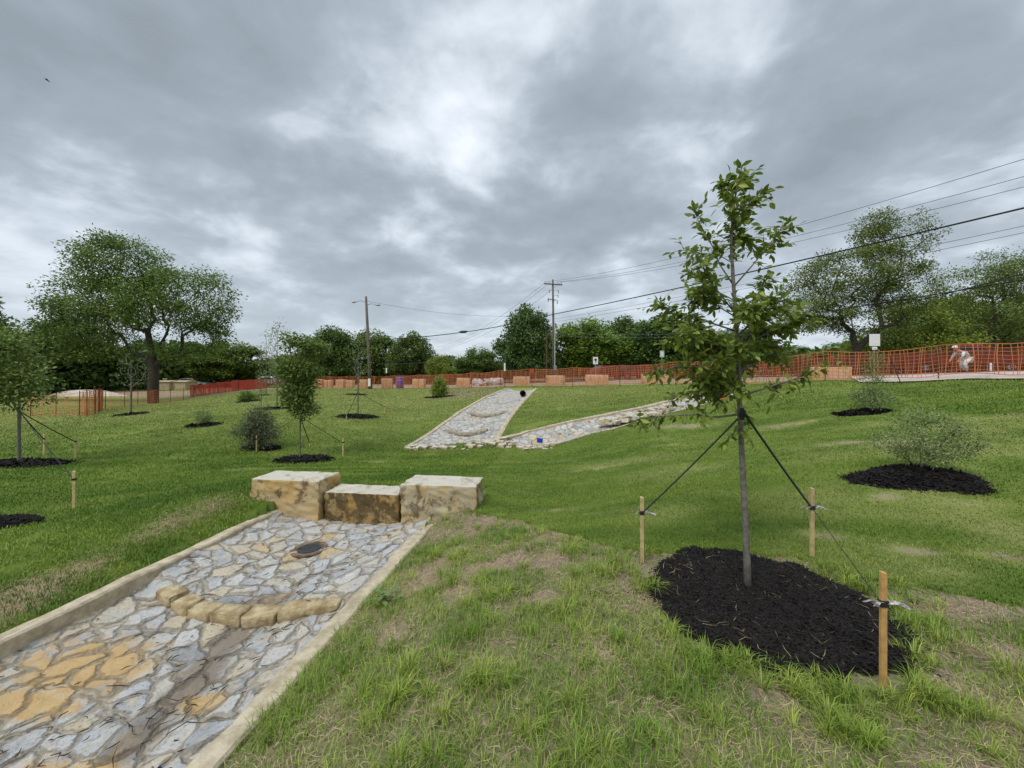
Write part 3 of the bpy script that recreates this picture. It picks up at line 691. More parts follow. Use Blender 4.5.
# ------------------------------------------------------------------ channels up the slope
def resample(L, n):
    L = [Vector((p.x, p.y)) for p in L]; d = [0]
    for a, b in zip(L[:-1], L[1:]): d.append(d[-1] + (b - a).length)
    out = []
    for k in range(n):
        t = d[-1] * k / (n - 1); i = 0
        while i < len(d) - 2 and d[i + 1] < t: i += 1
        f = (t - d[i]) / (d[i + 1] - d[i]); out.append(L[i].lerp(L[i + 1], f))
    return out
def far_channel(LL, RR, label, dish, kerbs, rag):
    n = 130; m_ = 22; L = resample(LL, n); Rr_ = resample(RR, n); root = empty('stone_channel', (L[0].x, L[0].y, h1(L[0].x, L[0].y)), 0, label, 'drainage channel', 'stone lined channels')
    inv = np.array(root.location); V = []
    for i in range(n):
        for j in range(m_):
            u = j / (m_ - 1); p = L[i].lerp(Rr_[i], u); V.append((p.x, p.y, u))
    V = np.array(V); u = V[:, 2].copy(); z = H(V[:, 0], V[:, 1])
    V[:, 2] = z + .015 - dish * (4 * u * (1 - u)) + (fbm(V[:, 0] + 50, V[:, 1], 4, 77, 3) - .5) * .05
    i = np.arange(n - 1)[:, None] * m_; j = np.arange(m_ - 1)[None]
    q = np.stack([i + j, i + j + 1, i + m_ + j + 1, i + m_ + j], -1).reshape(-1, 4)
    link('stone_floor', npmesh('stone_floor', V - inv, [q], None, True), M['flag_far'], root)
    for S, on in ((L, kerbs[0]), (Rr_, kerbs[1])):
        if not on: continue
        mb = MB(); k = 0; w_ = on
        for idx, p in enumerate(S):
            d = (S[min(idx + 1, n - 1)] - S[max(idx - 1, 0)]).normalized(); nn = Vector((-d.y, d.x)); zt = h1(p.x, p.y) + .03
            for a, zz in ((-w_, -.3), (-w_, 0), (w_, 0), (w_, -.3)):
                mb.v.append(tuple(np.array((p.x + nn.x * a, p.y + nn.y * a, zt + zz)) - inv))
            if idx:
                b0 = (idx - 1) * 4
                for a in range(4): mb.f.append((b0 + a, b0 + (a + 1) % 4, b0 + 4 + (a + 1) % 4, b0 + 4 + a))
        mb.f.append((3, 2, 1, 0)); mb.f.append(tuple((n - 1) * 4 + a for a in range(4)))
        mb.build('kerb', M['concrete'], root)
    return root
ca = far_channel(A_L, A_R, 'grey stone channel running straight up the lawn towards the orange fence', .16, (.07, .08), True)
cb = far_channel(B_U, B_D, 'grey stone channel branching right across the lawn behind the leafy sapling', .12, (.12, .03), True)
# loose rock along the lower ends and the riprap
def rocks(name, pts, n, smin, smax, mat, label, cat, seed, zo=.0, spread=.15, group=None):
    rs = random.Random(seed); mb = MB()
    for k in range(n):
        i = rs.randrange(len(pts) - 1); p = pts[i].lerp(pts[i + 1], rs.random()); s = rs.uniform(smin, smax)
        x = p.x + rs.gauss(0, spread); y = p.y + rs.gauss(0, spread)
        rough_stone(mb, (x, y, h1(x, y) + s * .12 + zo), (s, s * rs.uniform(.6, 1), s * rs.uniform(.35, .6)), rs.uniform(0, 3), seed * 100 + k, .2)
    o = mb.build(name, mat); tag(o, label, cat, kind='stuff'); return o
rocks('loose_rock', [P(408, 447.5), P(440, 448.5), P(470, 447), P(497, 442)], 60, .08, .24, M['lime_grey'], 'loose pale rock spilling from the lower end of the straight channel', 'rocks', 3)
rocks('loose_rock', [P(497, 441), P(510, 447), P(528, 449.5), P(550, 447)], 46, .08, .22, M['lime_grey'], 'loose pale rock where the two channels meet', 'rocks', 4)
M['rip'] = lime_mat('riprap', (.52, .48, .40), (.14, .11, .08), .02)
rocks('riprap', [P(612, 424), P(632, 419), P(655, 413), P(676, 407)], 90, .12, .32, M['rip'], 'pale riprap rock lining the right channel under the sapling branch', 'rocks', 5, .05, .22)
# arcs of stones in the straight channel
for (pa, pm, pb, lab) in (((445, 428), (468, 431.5), (485, 427), 'curved stone sill low in the straight channel up the slope'), ((468, 411), (488, 413.5), (507, 409.5), 'curved stone sill higher up the straight channel on the slope')):
    a, c_, b = P(*pa), P(*pm), P(*pb); root = empty('stone_check_dam', (c_.x, c_.y, c_.z), 0, lab, 'check dam', 'stone sills in the far channel')
    for k in range(9):
        t = (k + .5) / 9; p = a * (1 - t) ** 2 + (c_ * 2 - (a + b) / 2) * 2 * t * (1 - t) + b * t * t
        u = .5; mb = MB(); rough_stone(mb, (p.x - c_.x, p.y - c_.y, h1(p.x, p.y) - .085 - c_.z), (.27, .22, .12), random.uniform(-.2, .2), 300 + k)
        mb.build('dam_stone', M['sill_stone'], root, smooth=True)
# black pipe mouth near the top
q = P(523, 396); root = empty('drain_pipe', (q.x, q.y, q.z - .05), 0, 'black drain pipe mouth at the top of the straight channel', 'pipe')
mb = MB(); n = 20
ring = []
for r, y in ((.14, 0), (.115, 0), (.115, .5), (.14, .5)):
    ring.append(len(mb.v)); mb.v += [(r * math.cos(2 * math.pi * k / n), y, .17 + r * math.sin(2 * math.pi * k / n)) for k in range(n)]
for a, b in ((0, 1), (1, 2), (3, 0), (2, 3)):
    for k in range(n): mb.f.append((ring[a] + k, ring[a] + (k + 1) % n, ring[b] + (k + 1) % n, ring[b] + k))
mb.f.append(tuple(ring[2] + k for k in range(n)))
mb.build('pipe_mouth', M['black'], root, smooth=False)
mb = MB()
for k in range(5): disc(mb, .135, .155, -.02, .02, 20)
mb.v = [(x, .08 + .09 * (i // 60) + z, .17 + y) for i, (x, y, z) in enumerate(mb.v)]
mb.build('pipe_ribs', M['black'], root)

# ------------------------------------------------------------------ grass
def cards(n, base, hgt, wid, lean, az, tint, droop=.35):
    """tapered bent blades: 5 vertices each"""
    d = np.stack([np.cos(az), np.sin(az), np.zeros(n)], 1); sd_ = np.stack([-np.sin(az), np.cos(az), np.zeros(n)], 1)
    up = np.array([0, 0, 1.0])
    p0 = base; p1 = base + d * (lean * hgt * .35)[:, None] + up * (hgt * .55)[:, None]
    p2 = base + d * (lean * hgt)[:, None] + up * (hgt * (1 - droop * lean))[:, None]
    w2 = (wid * .5)[:, None]
    V = np.stack([p0 - sd_ * w2, p0 + sd_ * w2, p1 + sd_ * w2 * .8, p1 - sd_ * w2 * .8, p2], 1).reshape(-1, 3)
    b = np.arange(n)[:, None] * 5
    return V, [b + np.array([[0, 1, 2, 3]]), b + np.array([[3, 2, 4]])], np.repeat(tint, 5, 0)
def in_view(x, y, z, m=40):
    px = CX + F * x / np.maximum(y, .01); py = HY + F * (EYE - z) / np.maximum(y, .01)
    return (y > .7) & (px > -m) & (px < 1024 + m) & (py < 768 + 2.2 * m)
def not_paved(x, y, pad=.02):
    s = chan_s(x, y); ok = ~((s > KL - .09 - pad) & (s < KR + .075 + pad) & (y < 5.72))
    ok &= ~((s > KL - .15) & (s < .2 + KR + 1.6) & (y > 5.15) & (y < 6.0) & (x > -3.48) & (x < -.40))
    far = (y > 9) & (y < 28)
    for pl in (polyA, polyB):
        ok[far] &= ~inpoly(x[far], y[far], pl)
    return ok
mulch_list = []      # (x, y, r) filled below, needed by the scatter
def add_mulch(px, py, r, ey): q = P(px, py); mulch_list.append((q.x, q.y, r, ey)); return q
mulch_list.append((MC[0], MC[1], MR, 1.0))
EYS = {'r920': .42, 'left_tree': .7}
MU = {}
for key, px, py, r in (('left_edge', 5, 524, .50), ('left_tree', 22, 463, .95), ('mid_tree', 304, 460.5, .72), ('bush', 262, 449, .5), ('thin', 272, 409, .75), ('back', 247, 402, .62), ('s357', 358, 417, .84), ('s130', 131, 414.5, .82), ('p203', 203, 425.5, .6),
                       ('cyp', 439, 397.5, .95), ('r862', 862, 413.5, .66), ('r920', 921, 478, .90), ('b262', 258, 396, .8), ('s353', 356, 395, .7)):
    MU[key] = add_mulch(px, py, r, EYS.get(key, .5 if key != 'mid_tree' else .7))
def off_mulch(x, y, k=.93):
    ok = np.ones(x.shape, bool)
    for mx, my, r, ey in mulch_list: ok &= np.hypot(x - mx, (y - my) / ey) > r * k * (1 + .1 * np.sin(np.arctan2(y - my, x - mx) * 5 + mx))
    return ok

def weeds():
    # foreground verge: dense uneven weedy grass with tufts
    n = 260000; x = rng.uniform(-2.6, 7.0, n); y = rng.uniform(.75, 5.6, n) ** 1.0
    z = H(x, y); k = in_view(x, y, z) & zoneF(x, y) & not_paved(x, y, .0) & off_mulch(x, y, .98)
    x, y, z = x[k], y[k], z[k]
    dm = dirtmask(x, y); dens = np.clip(1.08 - dm * 1.15, .03, 1) * (.4 + 1.0 * fbm(x, y, 6, 61))
    dens *= np.clip(1.5 - y * .12, .5, 1.2)
    k = rng.random(len(x)) < dens * .95; x, y, z, dm = x[k], y[k], z[k], dm[k]; n = len(x)
    tall = fbm(x, y, 3.2, 71)
    hgt = (.032 + .075 * np.clip(tall * 1.9 - .55, 0, 1) * (1 - dm * .5)) * rng.uniform(.6, 1.35, n)
    wid = rng.uniform(.0024, .0050, n); lean = rng.uniform(.15, 1.05, n); az = rng.uniform(0, 6.283, n) + 0
    t0 = np.clip(fbm(x, y, 2.0, 81) * 1.7 - .45 + rng.normal(0, .18, n), 0, 1); t = np.stack([t0, rng.random(n), np.zeros(n)], 1)
    V, Fc, T = cards(n, np.stack([x, y, z - .005], 1), hgt, wid, lean, az, t)
    o = link('verge_grass', npmesh('verge_grass', V, Fc, T), M['grass_blade'])
    tag(o, 'patchy bright green weedy grass on the worn foreground bank', 'grass', kind='stuff')
    # tufts of longer blades
    tx, ty = [], []
    for k in range(520):
        a = rng.uniform(-2.2, 6); b = rng.uniform(.9, 5.2)
        tx.append(a); ty.append(b)
    for px, py in ((690, 552), (650, 590), (720, 570), (573, 543), (573, 552), (985, 580), (960, 590), (1005, 600), (880, 585), (870, 605), (830, 570), (790, 690), (690, 640), (720, 660), (860, 690), (905, 660), (500, 600), (455, 560), (430, 560), (470, 690), (980, 720), (930, 700), (870, 720), (850, 740), (400, 700)):
        q = P(px, py)
        for _ in range(5): tx.append(q.x + rng.normal(0, .07)); ty.append(q.y + rng.normal(0, .05))
    tx = np.array(tx); ty = np.array(ty); zz = H(tx, ty)
    k = zoneF(tx, ty) & not_paved(tx, ty) & off_mulch(tx, ty, 1.0) & in_view(tx, ty, zz); tx, ty = tx[k], ty[k]
    hh = np.repeat(rng.uniform(.07, .16, len(tx)), 46); rr = np.repeat(rng.uniform(.02, .06, len(tx)), 46); tt = np.repeat(rng.uniform(0, .75, len(tx)), 46)
    tx = np.repeat(tx, 46); ty = np.repeat(ty, 46); n = len(tx)
    a = rng.uniform(0, 6.283, n); r = rr * np.sqrt(rng.random(n)); x = tx + r * np.cos(a); y = ty + r * np.sin(a); z = H(x, y)
    t = np.stack([np.clip(tt + rng.normal(0, .12, n), 0, 1), rng.random(n), np.zeros(n)], 1)
    V, Fc, T = cards(n, np.stack([x, y, z - .005], 1), hh * rng.uniform(.5, 1.1, n), rng.uniform(.003, .0058, n), rng.uniform(.3, 1.15, n), a + rng.normal(0, .5, n), t, .5)
    o = link('grass_tufts', npmesh('grass_tufts', V, Fc, T), M['grass_blade']); tag(o, 'longer tufts of bright grass scattered over the foreground bank', 'grass', kind='stuff')
    # straw litter lying on soil
    n = 330000; x = rng.uniform(-2.4, 7, n); y = rng.uniform(.8, 5.6, n); k = zoneF(x, y) & not_paved(x, y) & off_mulch(x, y, 1.0); x, y = x[k], y[k]
    dm = dirtmask(x, y); k = (rng.random(len(x)) < np.clip(.30 + dm * .9, 0, 1) * (.15 + fbm(x, y, 4, 91)) * .8); x, y = x[k], y[k]
    n2 = 70000; xs = rng.uniform(KL - 1.5, KL - .2, n2); ys_ = rng.uniform(1.5, 5.8, n2); xs = xs + CH * ys_; k = rng.random(n2) < leftstrip(xs, ys_) * 1.0
    mx_ = rng.normal(MC[0], .38, 420); my_ = rng.normal(MC[1], .38, 420)
    x = np.concatenate([x, xs[k], mx_]); y = np.concatenate([y, ys_[k], my_]); n = len(x); z = H(x, y)
    az = rng.uniform(0, 6.283, n); L = rng.uniform(.02, .10, n); d = np.stack([np.cos(az), np.sin(az), rng.uniform(-.05, .35, n)], 1); s_ = np.stack([-np.sin(az), np.cos(az), np.zeros(n)], 1)
    wd = rng.uniform(.0006, .0014, n)[:, None]; c = np.stack([x, y, z + rng.uniform(.012, .03, n) + np.where(np.hypot(x - MC[0], y - MC[1]) < MR * .9, .045, 0)], 1); bend = s_ * (rng.normal(0, .12, n) * L)[:, None]
    V = np.stack([c - d * L[:, None] / 2 - s_ * wd, c - d * L[:, None] / 2 + s_ * wd, c + s_ * wd + bend, c - s_ * wd + bend, c + d * L[:, None] / 2], 1).reshape(-1, 3)
    b = np.arange(n)[:, None] * 5; t = np.repeat(np.stack([rng.random(n), rng.random(n), np.zeros(n)], 1), 5, 0)
    o = link('dry_grass', npmesh('dry_grass', V, [b + np.array([[0, 1, 2, 3]]), b + np.array([[3, 2, 4]])], t), M['straw']); tag(o, 'dead straw coloured grass lying over bare soil', 'dry grass', kind='stuff')
weeds()
def sod():
    allV = []; allT = []; tot = 0
    n = 1000000
    # sample uniformly in the picture-independent polar measure: density falls with distance
    r = np.exp(rng.uniform(math.log(1.5), math.log(44), n)); a = np.radians(rng.uniform(-60, 60, n)); x = r * np.sin(a); y = r * np.cos(a)
    k = (y > 1.2); x, y, r = x[k], y[k], r[k]
    k = ~zoneF(x, y) & not_paved(x, y, .0) & off_mulch(x, y) & (fence_offset(x, y) < .8)
    x, y, r = x[k], y[k], r[k]; z = H(x, y); k = in_view(x, y, z); x, y, z, r = x[k], y[k], z[k], r[k]
    thin = (1 - leftstrip(x, y) * .9) * (1 - tanmask(x, y) * .85); k = rng.random(len(x)) < thin * np.clip((fbm(x, y, 2.2, 15) - .16) * 4, .25, 1); x, y, z, r = x[k], y[k], z[k], r[k]; n = len(x)
    hgt = rng.uniform(.018, .040, n) * (1 + .2 * np.clip(r / 10, 0, 1.0)); s = chan_s(x, y); hgt = np.where((s > KL - .8) & (s < KL) & (y < 5.6), hgt * 1.35, hgt)
    wid = .0028 + .0012 * np.clip(r - 2, 0, 42)
    st = fbm(x * .5, y * 1.9, 1.2, 25)
    t0 = np.clip(st * 2.8 - .98 + rng.normal(0, .12, n), 0, 1)
    t = np.stack([t0, rng.uniform(.3, .75, n), np.clip((yelmask(x, y, zoneF(x, y)) + tanmask(x, y)) * rng.uniform(.5, 1.3, n), 0, 1)], 1)
    V, Fc, T = cards(n, np.stack([x, y, z + .016], 1), hgt, wid, rng.uniform(.2, .9, n), rng.uniform(0, 6.283, n), t)
    o = link('lawn_grass', npmesh('lawn_grass', V, Fc, T), M['sod_blade']); tag(o, 'short dark green sod covering the slopes', 'grass', kind='stuff')
sod()

# ------------------------------------------------------------------ mulch rings
def mulch(cx, cy, r, hh, label, shreds, seed, ragged=.10, wl=(.022, .0045), ey=1.0):
    rs = np.random.default_rng(seed); z0 = h1(cx, cy); root = empty('mulch_ring', (cx, cy, z0), 0, label, 'mulch', 'black mulch rings round the plantings')
    nr, na = 26, 90; ph = rs.uniform(0, 6, 4)
    def rad(a): return r * (1 + ragged * .5 * np.sin(3 * a + ph[0]) + ragged * .35 * np.sin(5 * a + ph[1]) + ragged * .25 * np.sin(11 * a + ph[2]) + ragged * .15 * np.sin(23 * a + ph[3]))
    def prof(q): return hh * np.clip((1 - q) * 3.2, 0, 1) ** .7 * (.75 + .25 * np.sin(q * 5)) - .035 * np.clip((q - .93) * 15, 0, 1)
    tt, aa = np.meshgrid(np.linspace(0.001, 1, nr), np.linspace(0, 2 * np.pi, na, endpoint=False), indexing='ij')
    X = tt * rad(aa) * np.cos(aa); Y = tt * rad(aa) * np.sin(aa) * ey
    Z = H(X + cx, Y + cy) - z0 + prof(tt) + .012 + (fbm(X + cx + 30, Y + cy + 30, 11, seed, 3) - .5) * .05 * min(1, r)
    i = np.arange(nr - 1)[:, None] * na; j = np.arange(na)[None]; j2 = (j + 1) % na
    q = np.stack([i + j, i + na + j, i + na + j2, i + j2], -1).reshape(-1, 4)
    link('mound', npmesh('mound', np.stack([X, Y, Z], -1).reshape(-1, 3), [q], None, True), M['mulch'], root)
    n = shreds; t = np.sqrt(rs.random(n)) * rs.choice([1.0, 1.05, 1.16], n, p=[.5, .4, .1]); a = rs.uniform(0, 6.283, n); x = t * rad(a) * np.cos(a); y = t * rad(a) * np.sin(a) * ey
    z = H(x + cx, y + cy) - z0 + prof(np.minimum(t, 1)) + .012 + (fbm(x + cx + 30, y + cy + 30, 11, seed, 3) - .5) * .05 * min(1, r)
    L = rs.uniform(.35, 1.6, n) * wl[0]; W = rs.uniform(.35, 1.1, n) * wl[1]; az = rs.uniform(0, 6.283, n)
    d = np.stack([np.cos(az), np.sin(az), rs.normal(0, .3, n)], 1) * L[:, None]; s_ = np.stack([-np.sin(az), np.cos(az), rs.normal(0, .5, n)], 1) * W[:, None]
    c = np.stack([x, y, z + rs.uniform(.0, .02, n)], 1); up = np.array([0, 0, .004])
    V = np.stack([c - d - s_, c + d - s_ * .6, c + d * 1.1 + s_, c - d * .9 + s_, c + up + d * .1], 1).reshape(-1, 3)
    b = np.arange(n)[:, None] * 5
    o = link('shreds', npmesh('shreds', V, [b + np.array([[0, 1, 4]]), b + np.array([[1, 2, 4]]), b + np.array([[2, 3, 4]]), b + np.array([[3, 0, 4]])]), M['mulch_shred'], root); o['kind'] = 'stuff'
    return root
mulch(MC[0], MC[1], MR, .045, 'large black shredded mulch ring round the leafy sapling in the foreground', 36000, 1, .10)
ml = {'left_edge': 'black mulch patch cut off by the left edge of the lawn', 'left_tree': 'mulch ring under the staked tree at the far left', 'mid_tree': 'mulch ring under the dense small tree left of the headwall',
      'bush': 'mulch behind the dark bush near the small dense tree', 'thin': 'mulch ring under the tall thin sapling behind the bush', 'back': 'mulch ring under the low green shrub near the red fence',
      's357': 'mulch ring under the bare staked sapling in front of the street light', 's130': 'mulch ring under the bare sapling before the big left tree', 'p203': 'mulch ring under the tiny shrub in the open left lawn',
      'cyp': 'mulch ring under the conical shrub by bare soil', 'r862': 'mulch ring under the grey green sapling near the right fence', 'r920': 'wide mulch ring under the grey green shrub on the right slope',
      'b262': 'mulch ring of the farthest thin sapling on the left', 's353': 'thin mulch ring near the light pole'}
for i, (k, lab) in enumerate(ml.items()):
    q = MU[k]; r = [m[2] for m in mulch_list if abs(m[0] - q.x) < 1e-6][0]
    n = 4500 if k == 'r920' else (2200 if q.y < 12 else 700)
    mulch(q.x, q.y, r, (.03 if q.y > 8 else .06), lab, n, 20 + i, .12, (.03, .008) if q.y < 7 else (.06, .02), EYS.get(k, .5 if k != 'mid_tree' else .7))

# ------------------------------------------------------------------ trees
def skeleton(base_nodes, base_r, centres, seed, tipr=.006, seg=3, wander=.08, up=.0, costw=.35):
    """nodes grown from a given trunk to each leaf-cluster centre; returns pos, parent, radius"""
    rs = np.random.default_rng(seed); pos = [np.array(p, float) for p in base_nodes]; par = [-1] + list(range(len(base_nodes) - 1)); plen = [0.0]
    for i in range(1, len(pos)): plen.append(plen[-1] + np.linalg.norm(pos[i] - pos[i - 1]))
    firsttop = pos[-1]; minidx = base_r[1]
    cs = sorted(centres, key=lambda c: np.linalg.norm(np.array(c) - pos[minidx]))
    tips = []
    for c in cs:
        c = np.array(c, float); A = np.array(pos[minidx:]); d = np.linalg.norm(A - c, axis=1)
        zpen = np.clip(A[:, 2] - c[2] + .15 * d, 0, None) * .9
        k = int(np.argmin(d + costw * np.array(plen[minidx:]) + zpen)) + minidx
        s = pos[k]; L = np.linalg.norm(c - s); nseg = max(2, seg if L > 0.4 * base_r[2] else 2); last = k
        ctrlp = (s + c) / 2 + rs.normal(0, wander, 3) * L + np.array([0, 0, up * L])
        for q in range(1, nseg + 1):
            t = q / nseg; p = s * (1 - t) ** 2 + ctrlp * 2 * t * (1 - t) + c * t * t
            pos.append(p); par.append(last); plen.append(plen[last] + np.linalg.norm(p - pos[last])); last = len(pos) - 1
        tips.append(last)
    n = len(pos); r = np.zeros(n); kids = [[] for _ in range(n)]
    for i in range(1, n): kids[par[i]].append(i)
    e = 1.7; acc = np.zeros(n)
    for i in sorted(range(n), key=lambda i: -plen[i]):
        acc[i] = max(acc[i], tipr ** e if not kids[i] else 0)
        if par[i] >= 0: acc[par[i]] += acc[i] if True else 0
    r = acc ** (1 / e)
    sc = base_r[0] / r[0]; r = np.where(r > tipr * 1.5, tipr + (r - tipr) * (base_r[0] - tipr) / max(r[0] - tipr, 1e-6), tipr)
    return pos, par, r, kids, tips
def skel_mesh(mb, pos, par, r, kids, nbig=9, nsmall=4, thr=.05):
    # follow thickest child into one continuous tube, start new tubes for the others
    stack = [(0, None)]
    while stack:
        i, frm = stack.pop(); pts = []; rad = []
        if frm is not None: pts.append(pos[frm]); rad.append(min(r[frm], r[i] * 1.25))
        while True:
            pts.append(pos[i]); rad.append(r[i])
            if not kids[i]: break
            ks = sorted(kids[i], key=lambda k: -r[k])
            for k in ks[1:]: stack.append((k, i))
            i = ks[0]
        mb.tube(pts, rad, nbig if rad[0] > thr else nsmall, cap=False)
def leaf_quads(c, nrm, tang, L, W, fold=.0):
    n = len(c); s = np.cross(nrm, tang); s /= np.linalg.norm(s, axis=1)[:, None] + 1e-9
    L = L[:, None]; W = W[:, None]
    V = np.stack([c, c + tang * L * .45 + s * W * .5 + nrm * fold * W, c + tang * L - nrm * L * .12, c + tang * L * .45 - s * W * .5 + nrm * fold * W], 1).reshape(-1, 3)
    return V
def unit(v): return v / (np.linalg.norm(v, axis=1)[:, None] + 1e-9)
def crown_mesh(name, tips, spread, per, L, W, seed, flat=.7, droop=.2, colv=.35, origin=(0, 0, 0)):
    rs = np.random.default_rng(seed); C = np.repeat(np.array(tips), per, 0); n = len(C)
    off = rs.normal(0, 1, (n, 3)) * np.array([spread, spread, spread * flat]); nn = np.linalg.norm(off, axis=1); lim = 2.0 * spread
    off *= np.minimum(1, lim / (nn + 1e-9))[:, None]; c = C + off
    tang = unit(off + rs.normal(0, spread * .6, (n, 3)) - np.array([0, 0, droop * spread])); nrm = unit(rs.normal(0, .55, (n, 3)) + np.array([0, 0, 1]))
    LL = L * rs.uniform(.6, 1.3, n); WW = W * rs.uniform(.6, 1.3, n)
    V = leaf_quads(c, nrm, tang, LL, WW)
    clump = np.repeat(rs.uniform(0, 1, len(tips)), per); t0 = np.clip(.15 + colv * clump + .35 * rs.random(n) + .2 * np.clip(off[:, 2] / (spread + 1e-6), -1, 1), 0, 1)
    T = np.repeat(np.stack([t0, rs.random(n), np.zeros(n)], 1), 4, 0); b = np.arange(n)[:, None] * 4
    return npmesh(name, V - np.array(origin), [b + np.array([[0, 1, 2, 3]])], T)
def lobes_points(lobes, n, seed, surf=.55):
    rs = np.random.default_rng(seed); vol = np.array([l[3] * l[4] * l[5] for l in lobes]) ** .8; pick = rs.choice(len(lobes), n, p=vol / vol.sum()); out = []
    for k in pick:
        x, y, z, a, b, c = lobes[k]; v = rs.normal(0, 1, 3); v /= np.linalg.norm(v); q = rs.random() ** (1 / 3); q = surf + (1 - surf) * q if rs.random() < .75 else q
        out.append((x + v[0] * a * q, y + v[1] * b * q, z + v[2] * c * q))
    return out
def tree(name, loc, trunk, tr, lobes, ncl, spread, per, L, W, leaf, bark, label, cat, group, seed, tipr=.012, flat=.65, first=1, wander=.1, up=.05, surf=.5, droop=.2, costw=.35, cname='crown'):
    root = empty(name, loc, 0, label, cat, group)
    cs = lobes_points(lobes, ncl, seed, surf)
    pos, par, r, kids, tips = skeleton(trunk, (tr, first, 1.0), cs, seed, tipr, 4, wander, up, costw)
    mb = MB(); skel_mesh(mb, pos, par, r, kids); mb.build('trunk', M[bark], root, smooth=True)
    tp = [pos[i] for i in tips]
    # extra foliage half way along the last twig
    ex = [pos[par[i]] * .4 + pos[i] * .6 for i in tips]
    link(cname, crown_mesh(cname, tp + ex, spread, per, L, W, seed + 1, flat, droop), M[leaf], root)
    return root

# ---- big pecan on the left
q = at(153, 37)
S = 37 / F
def lp(px, py, Yd, ax, az, ay=None):    # lobe from its place in the tree's own plane
    return ((px - 153) * S, Yd, (403 - py) * S, ax * S, (ay or ax * .85) * S, az * S)
tree('pecan_tree', (q.x, q.y, q.z), [(0, 0, -.3), (0, 0, 1.6), (.05, 0, 3.2), (-.15, .1, 4.6), (-.6, .1, 6.6)], .43,
     [lp(118, 265, 0, 42, 28), lp(150, 300, -1, 52, 32), lp(85, 300, .5, 36, 26), lp(195, 300, 0, 36, 32), lp(75, 335, 0, 28, 22), lp(200, 340, .5, 24, 20), lp(55, 305, 0, 16, 10), lp(118, 345, 1, 26, 14), lp(205, 285, 0, 18, 14), lp(60, 338, 0, 20, 12), lp(100, 352, -1, 20, 9), lp(180, 352, 0, 24, 9), lp(212, 325, 0, 12, 16), lp(110, 245, 0, 20, 8)],
     390, .52, 60, .25, .125, 'leaf_mid', 'bark', 'tall spreading dark trunked tree standing alone on the left lawn', 'tree', 'large trees', 101, .02, .55, 2, .06, .10, .45)
# ---- right open tree (behind the fence)
S2 = 27 / F; q = at(855, 27)
def lp2(px, py, Yd, ax, az): return ((px - 855) * S2, Yd, (372 - py) * S2, ax * S2, ax * .8 * S2, az * S2)
tree('open_crowned_tree', (q.x, q.y, q.z), [(0, 0, -.3), (0, 0, .9), (.15, 0, 1.7), (-.1, .1, 2.6)], .24,
     [lp2(895, 235, 0, 34, 22), lp2(850, 270, 0, 44, 26), lp2(808, 288, 0, 28, 30), lp2(905, 285, 0, 34, 26), lp2(870, 310, .5, 50, 18), lp2(800, 320, 0, 20, 14), lp2(880, 225, 0, 18, 16)],
     250, .33, 84, .15, .075, 'leaf_mid', 'bark', 'open crowned tree with visible limbs behind the orange fence on the right', 'tree', 'large trees', 102, .012, .55, 1, .05, .10, .4)
# ---- background trees from a few prototypes (trunk + crown), copied with other sizes
protos = {}
def proto(kind):
    if kind in protos: return None
    leaf = {'dark': 'leaf_dark', 'mid': 'leaf_mid', 'light': 'leaf_light', 'far': 'leaf_mid'}[kind]; sd_ = {'dark': 201, 'mid': 202, 'light': 203, 'far': 204}[kind]
    lb = {'dark': [(0, 0, 6.2, 4.0, 3.6, 3.2), (-2.6, 0, 4.6, 2.6, 2.6, 2.4), (2.6, .4, 4.8, 2.6, 2.6, 2.6), (.6, 0, 8, 2.3, 2.2, 1.7), (0, -.5, 3.2, 3.6, 3, 1.6)],
          'mid': [(-1.2, 0, 5.6, 3.4, 3.2, 2.8), (2.2, 0, 5.2, 3.0, 3, 2.6), (.2, 0, 7.6, 2.4, 2.4, 1.9), (-3, 0, 3.9, 2.2, 2, 1.9), (3.2, 0, 3.8, 2.2, 2, 1.9), (0, -.5, 3, 3.4, 3, 1.6)],
          'light': [(-1.5, 0, 4.6, 3.2, 3, 2.6), (2, 0, 5.4, 3.2, 3, 2.9), (.4, 0, 7.4, 2.6, 2.4, 2.0), (0, -.5, 2.8, 4.0, 3, 1.9)],
          'far': [(0, 0, 5, 4.6, 3.4, 2.9), (-3, 0, 3.6, 2.8, 2.2, 2.4), (3, 0, 4, 2.8, 2.4, 2.6), (1, 0, 7.6, 2, 2, 1.6)]}[kind]
    t = tree('background_tree', (0, 0, 0), [(0, 0, -.4), (0, 0, 1.2), (.1, 0, 2.2), (0, .1, 3.4)], .30, lb, 150, .52, 62, .40, .24, leaf, 'bark', 'x', 'tree', 'trees beyond the fence', sd_, .02, .65, 1, .1, .05, .45)
    protos[kind] = t; return t
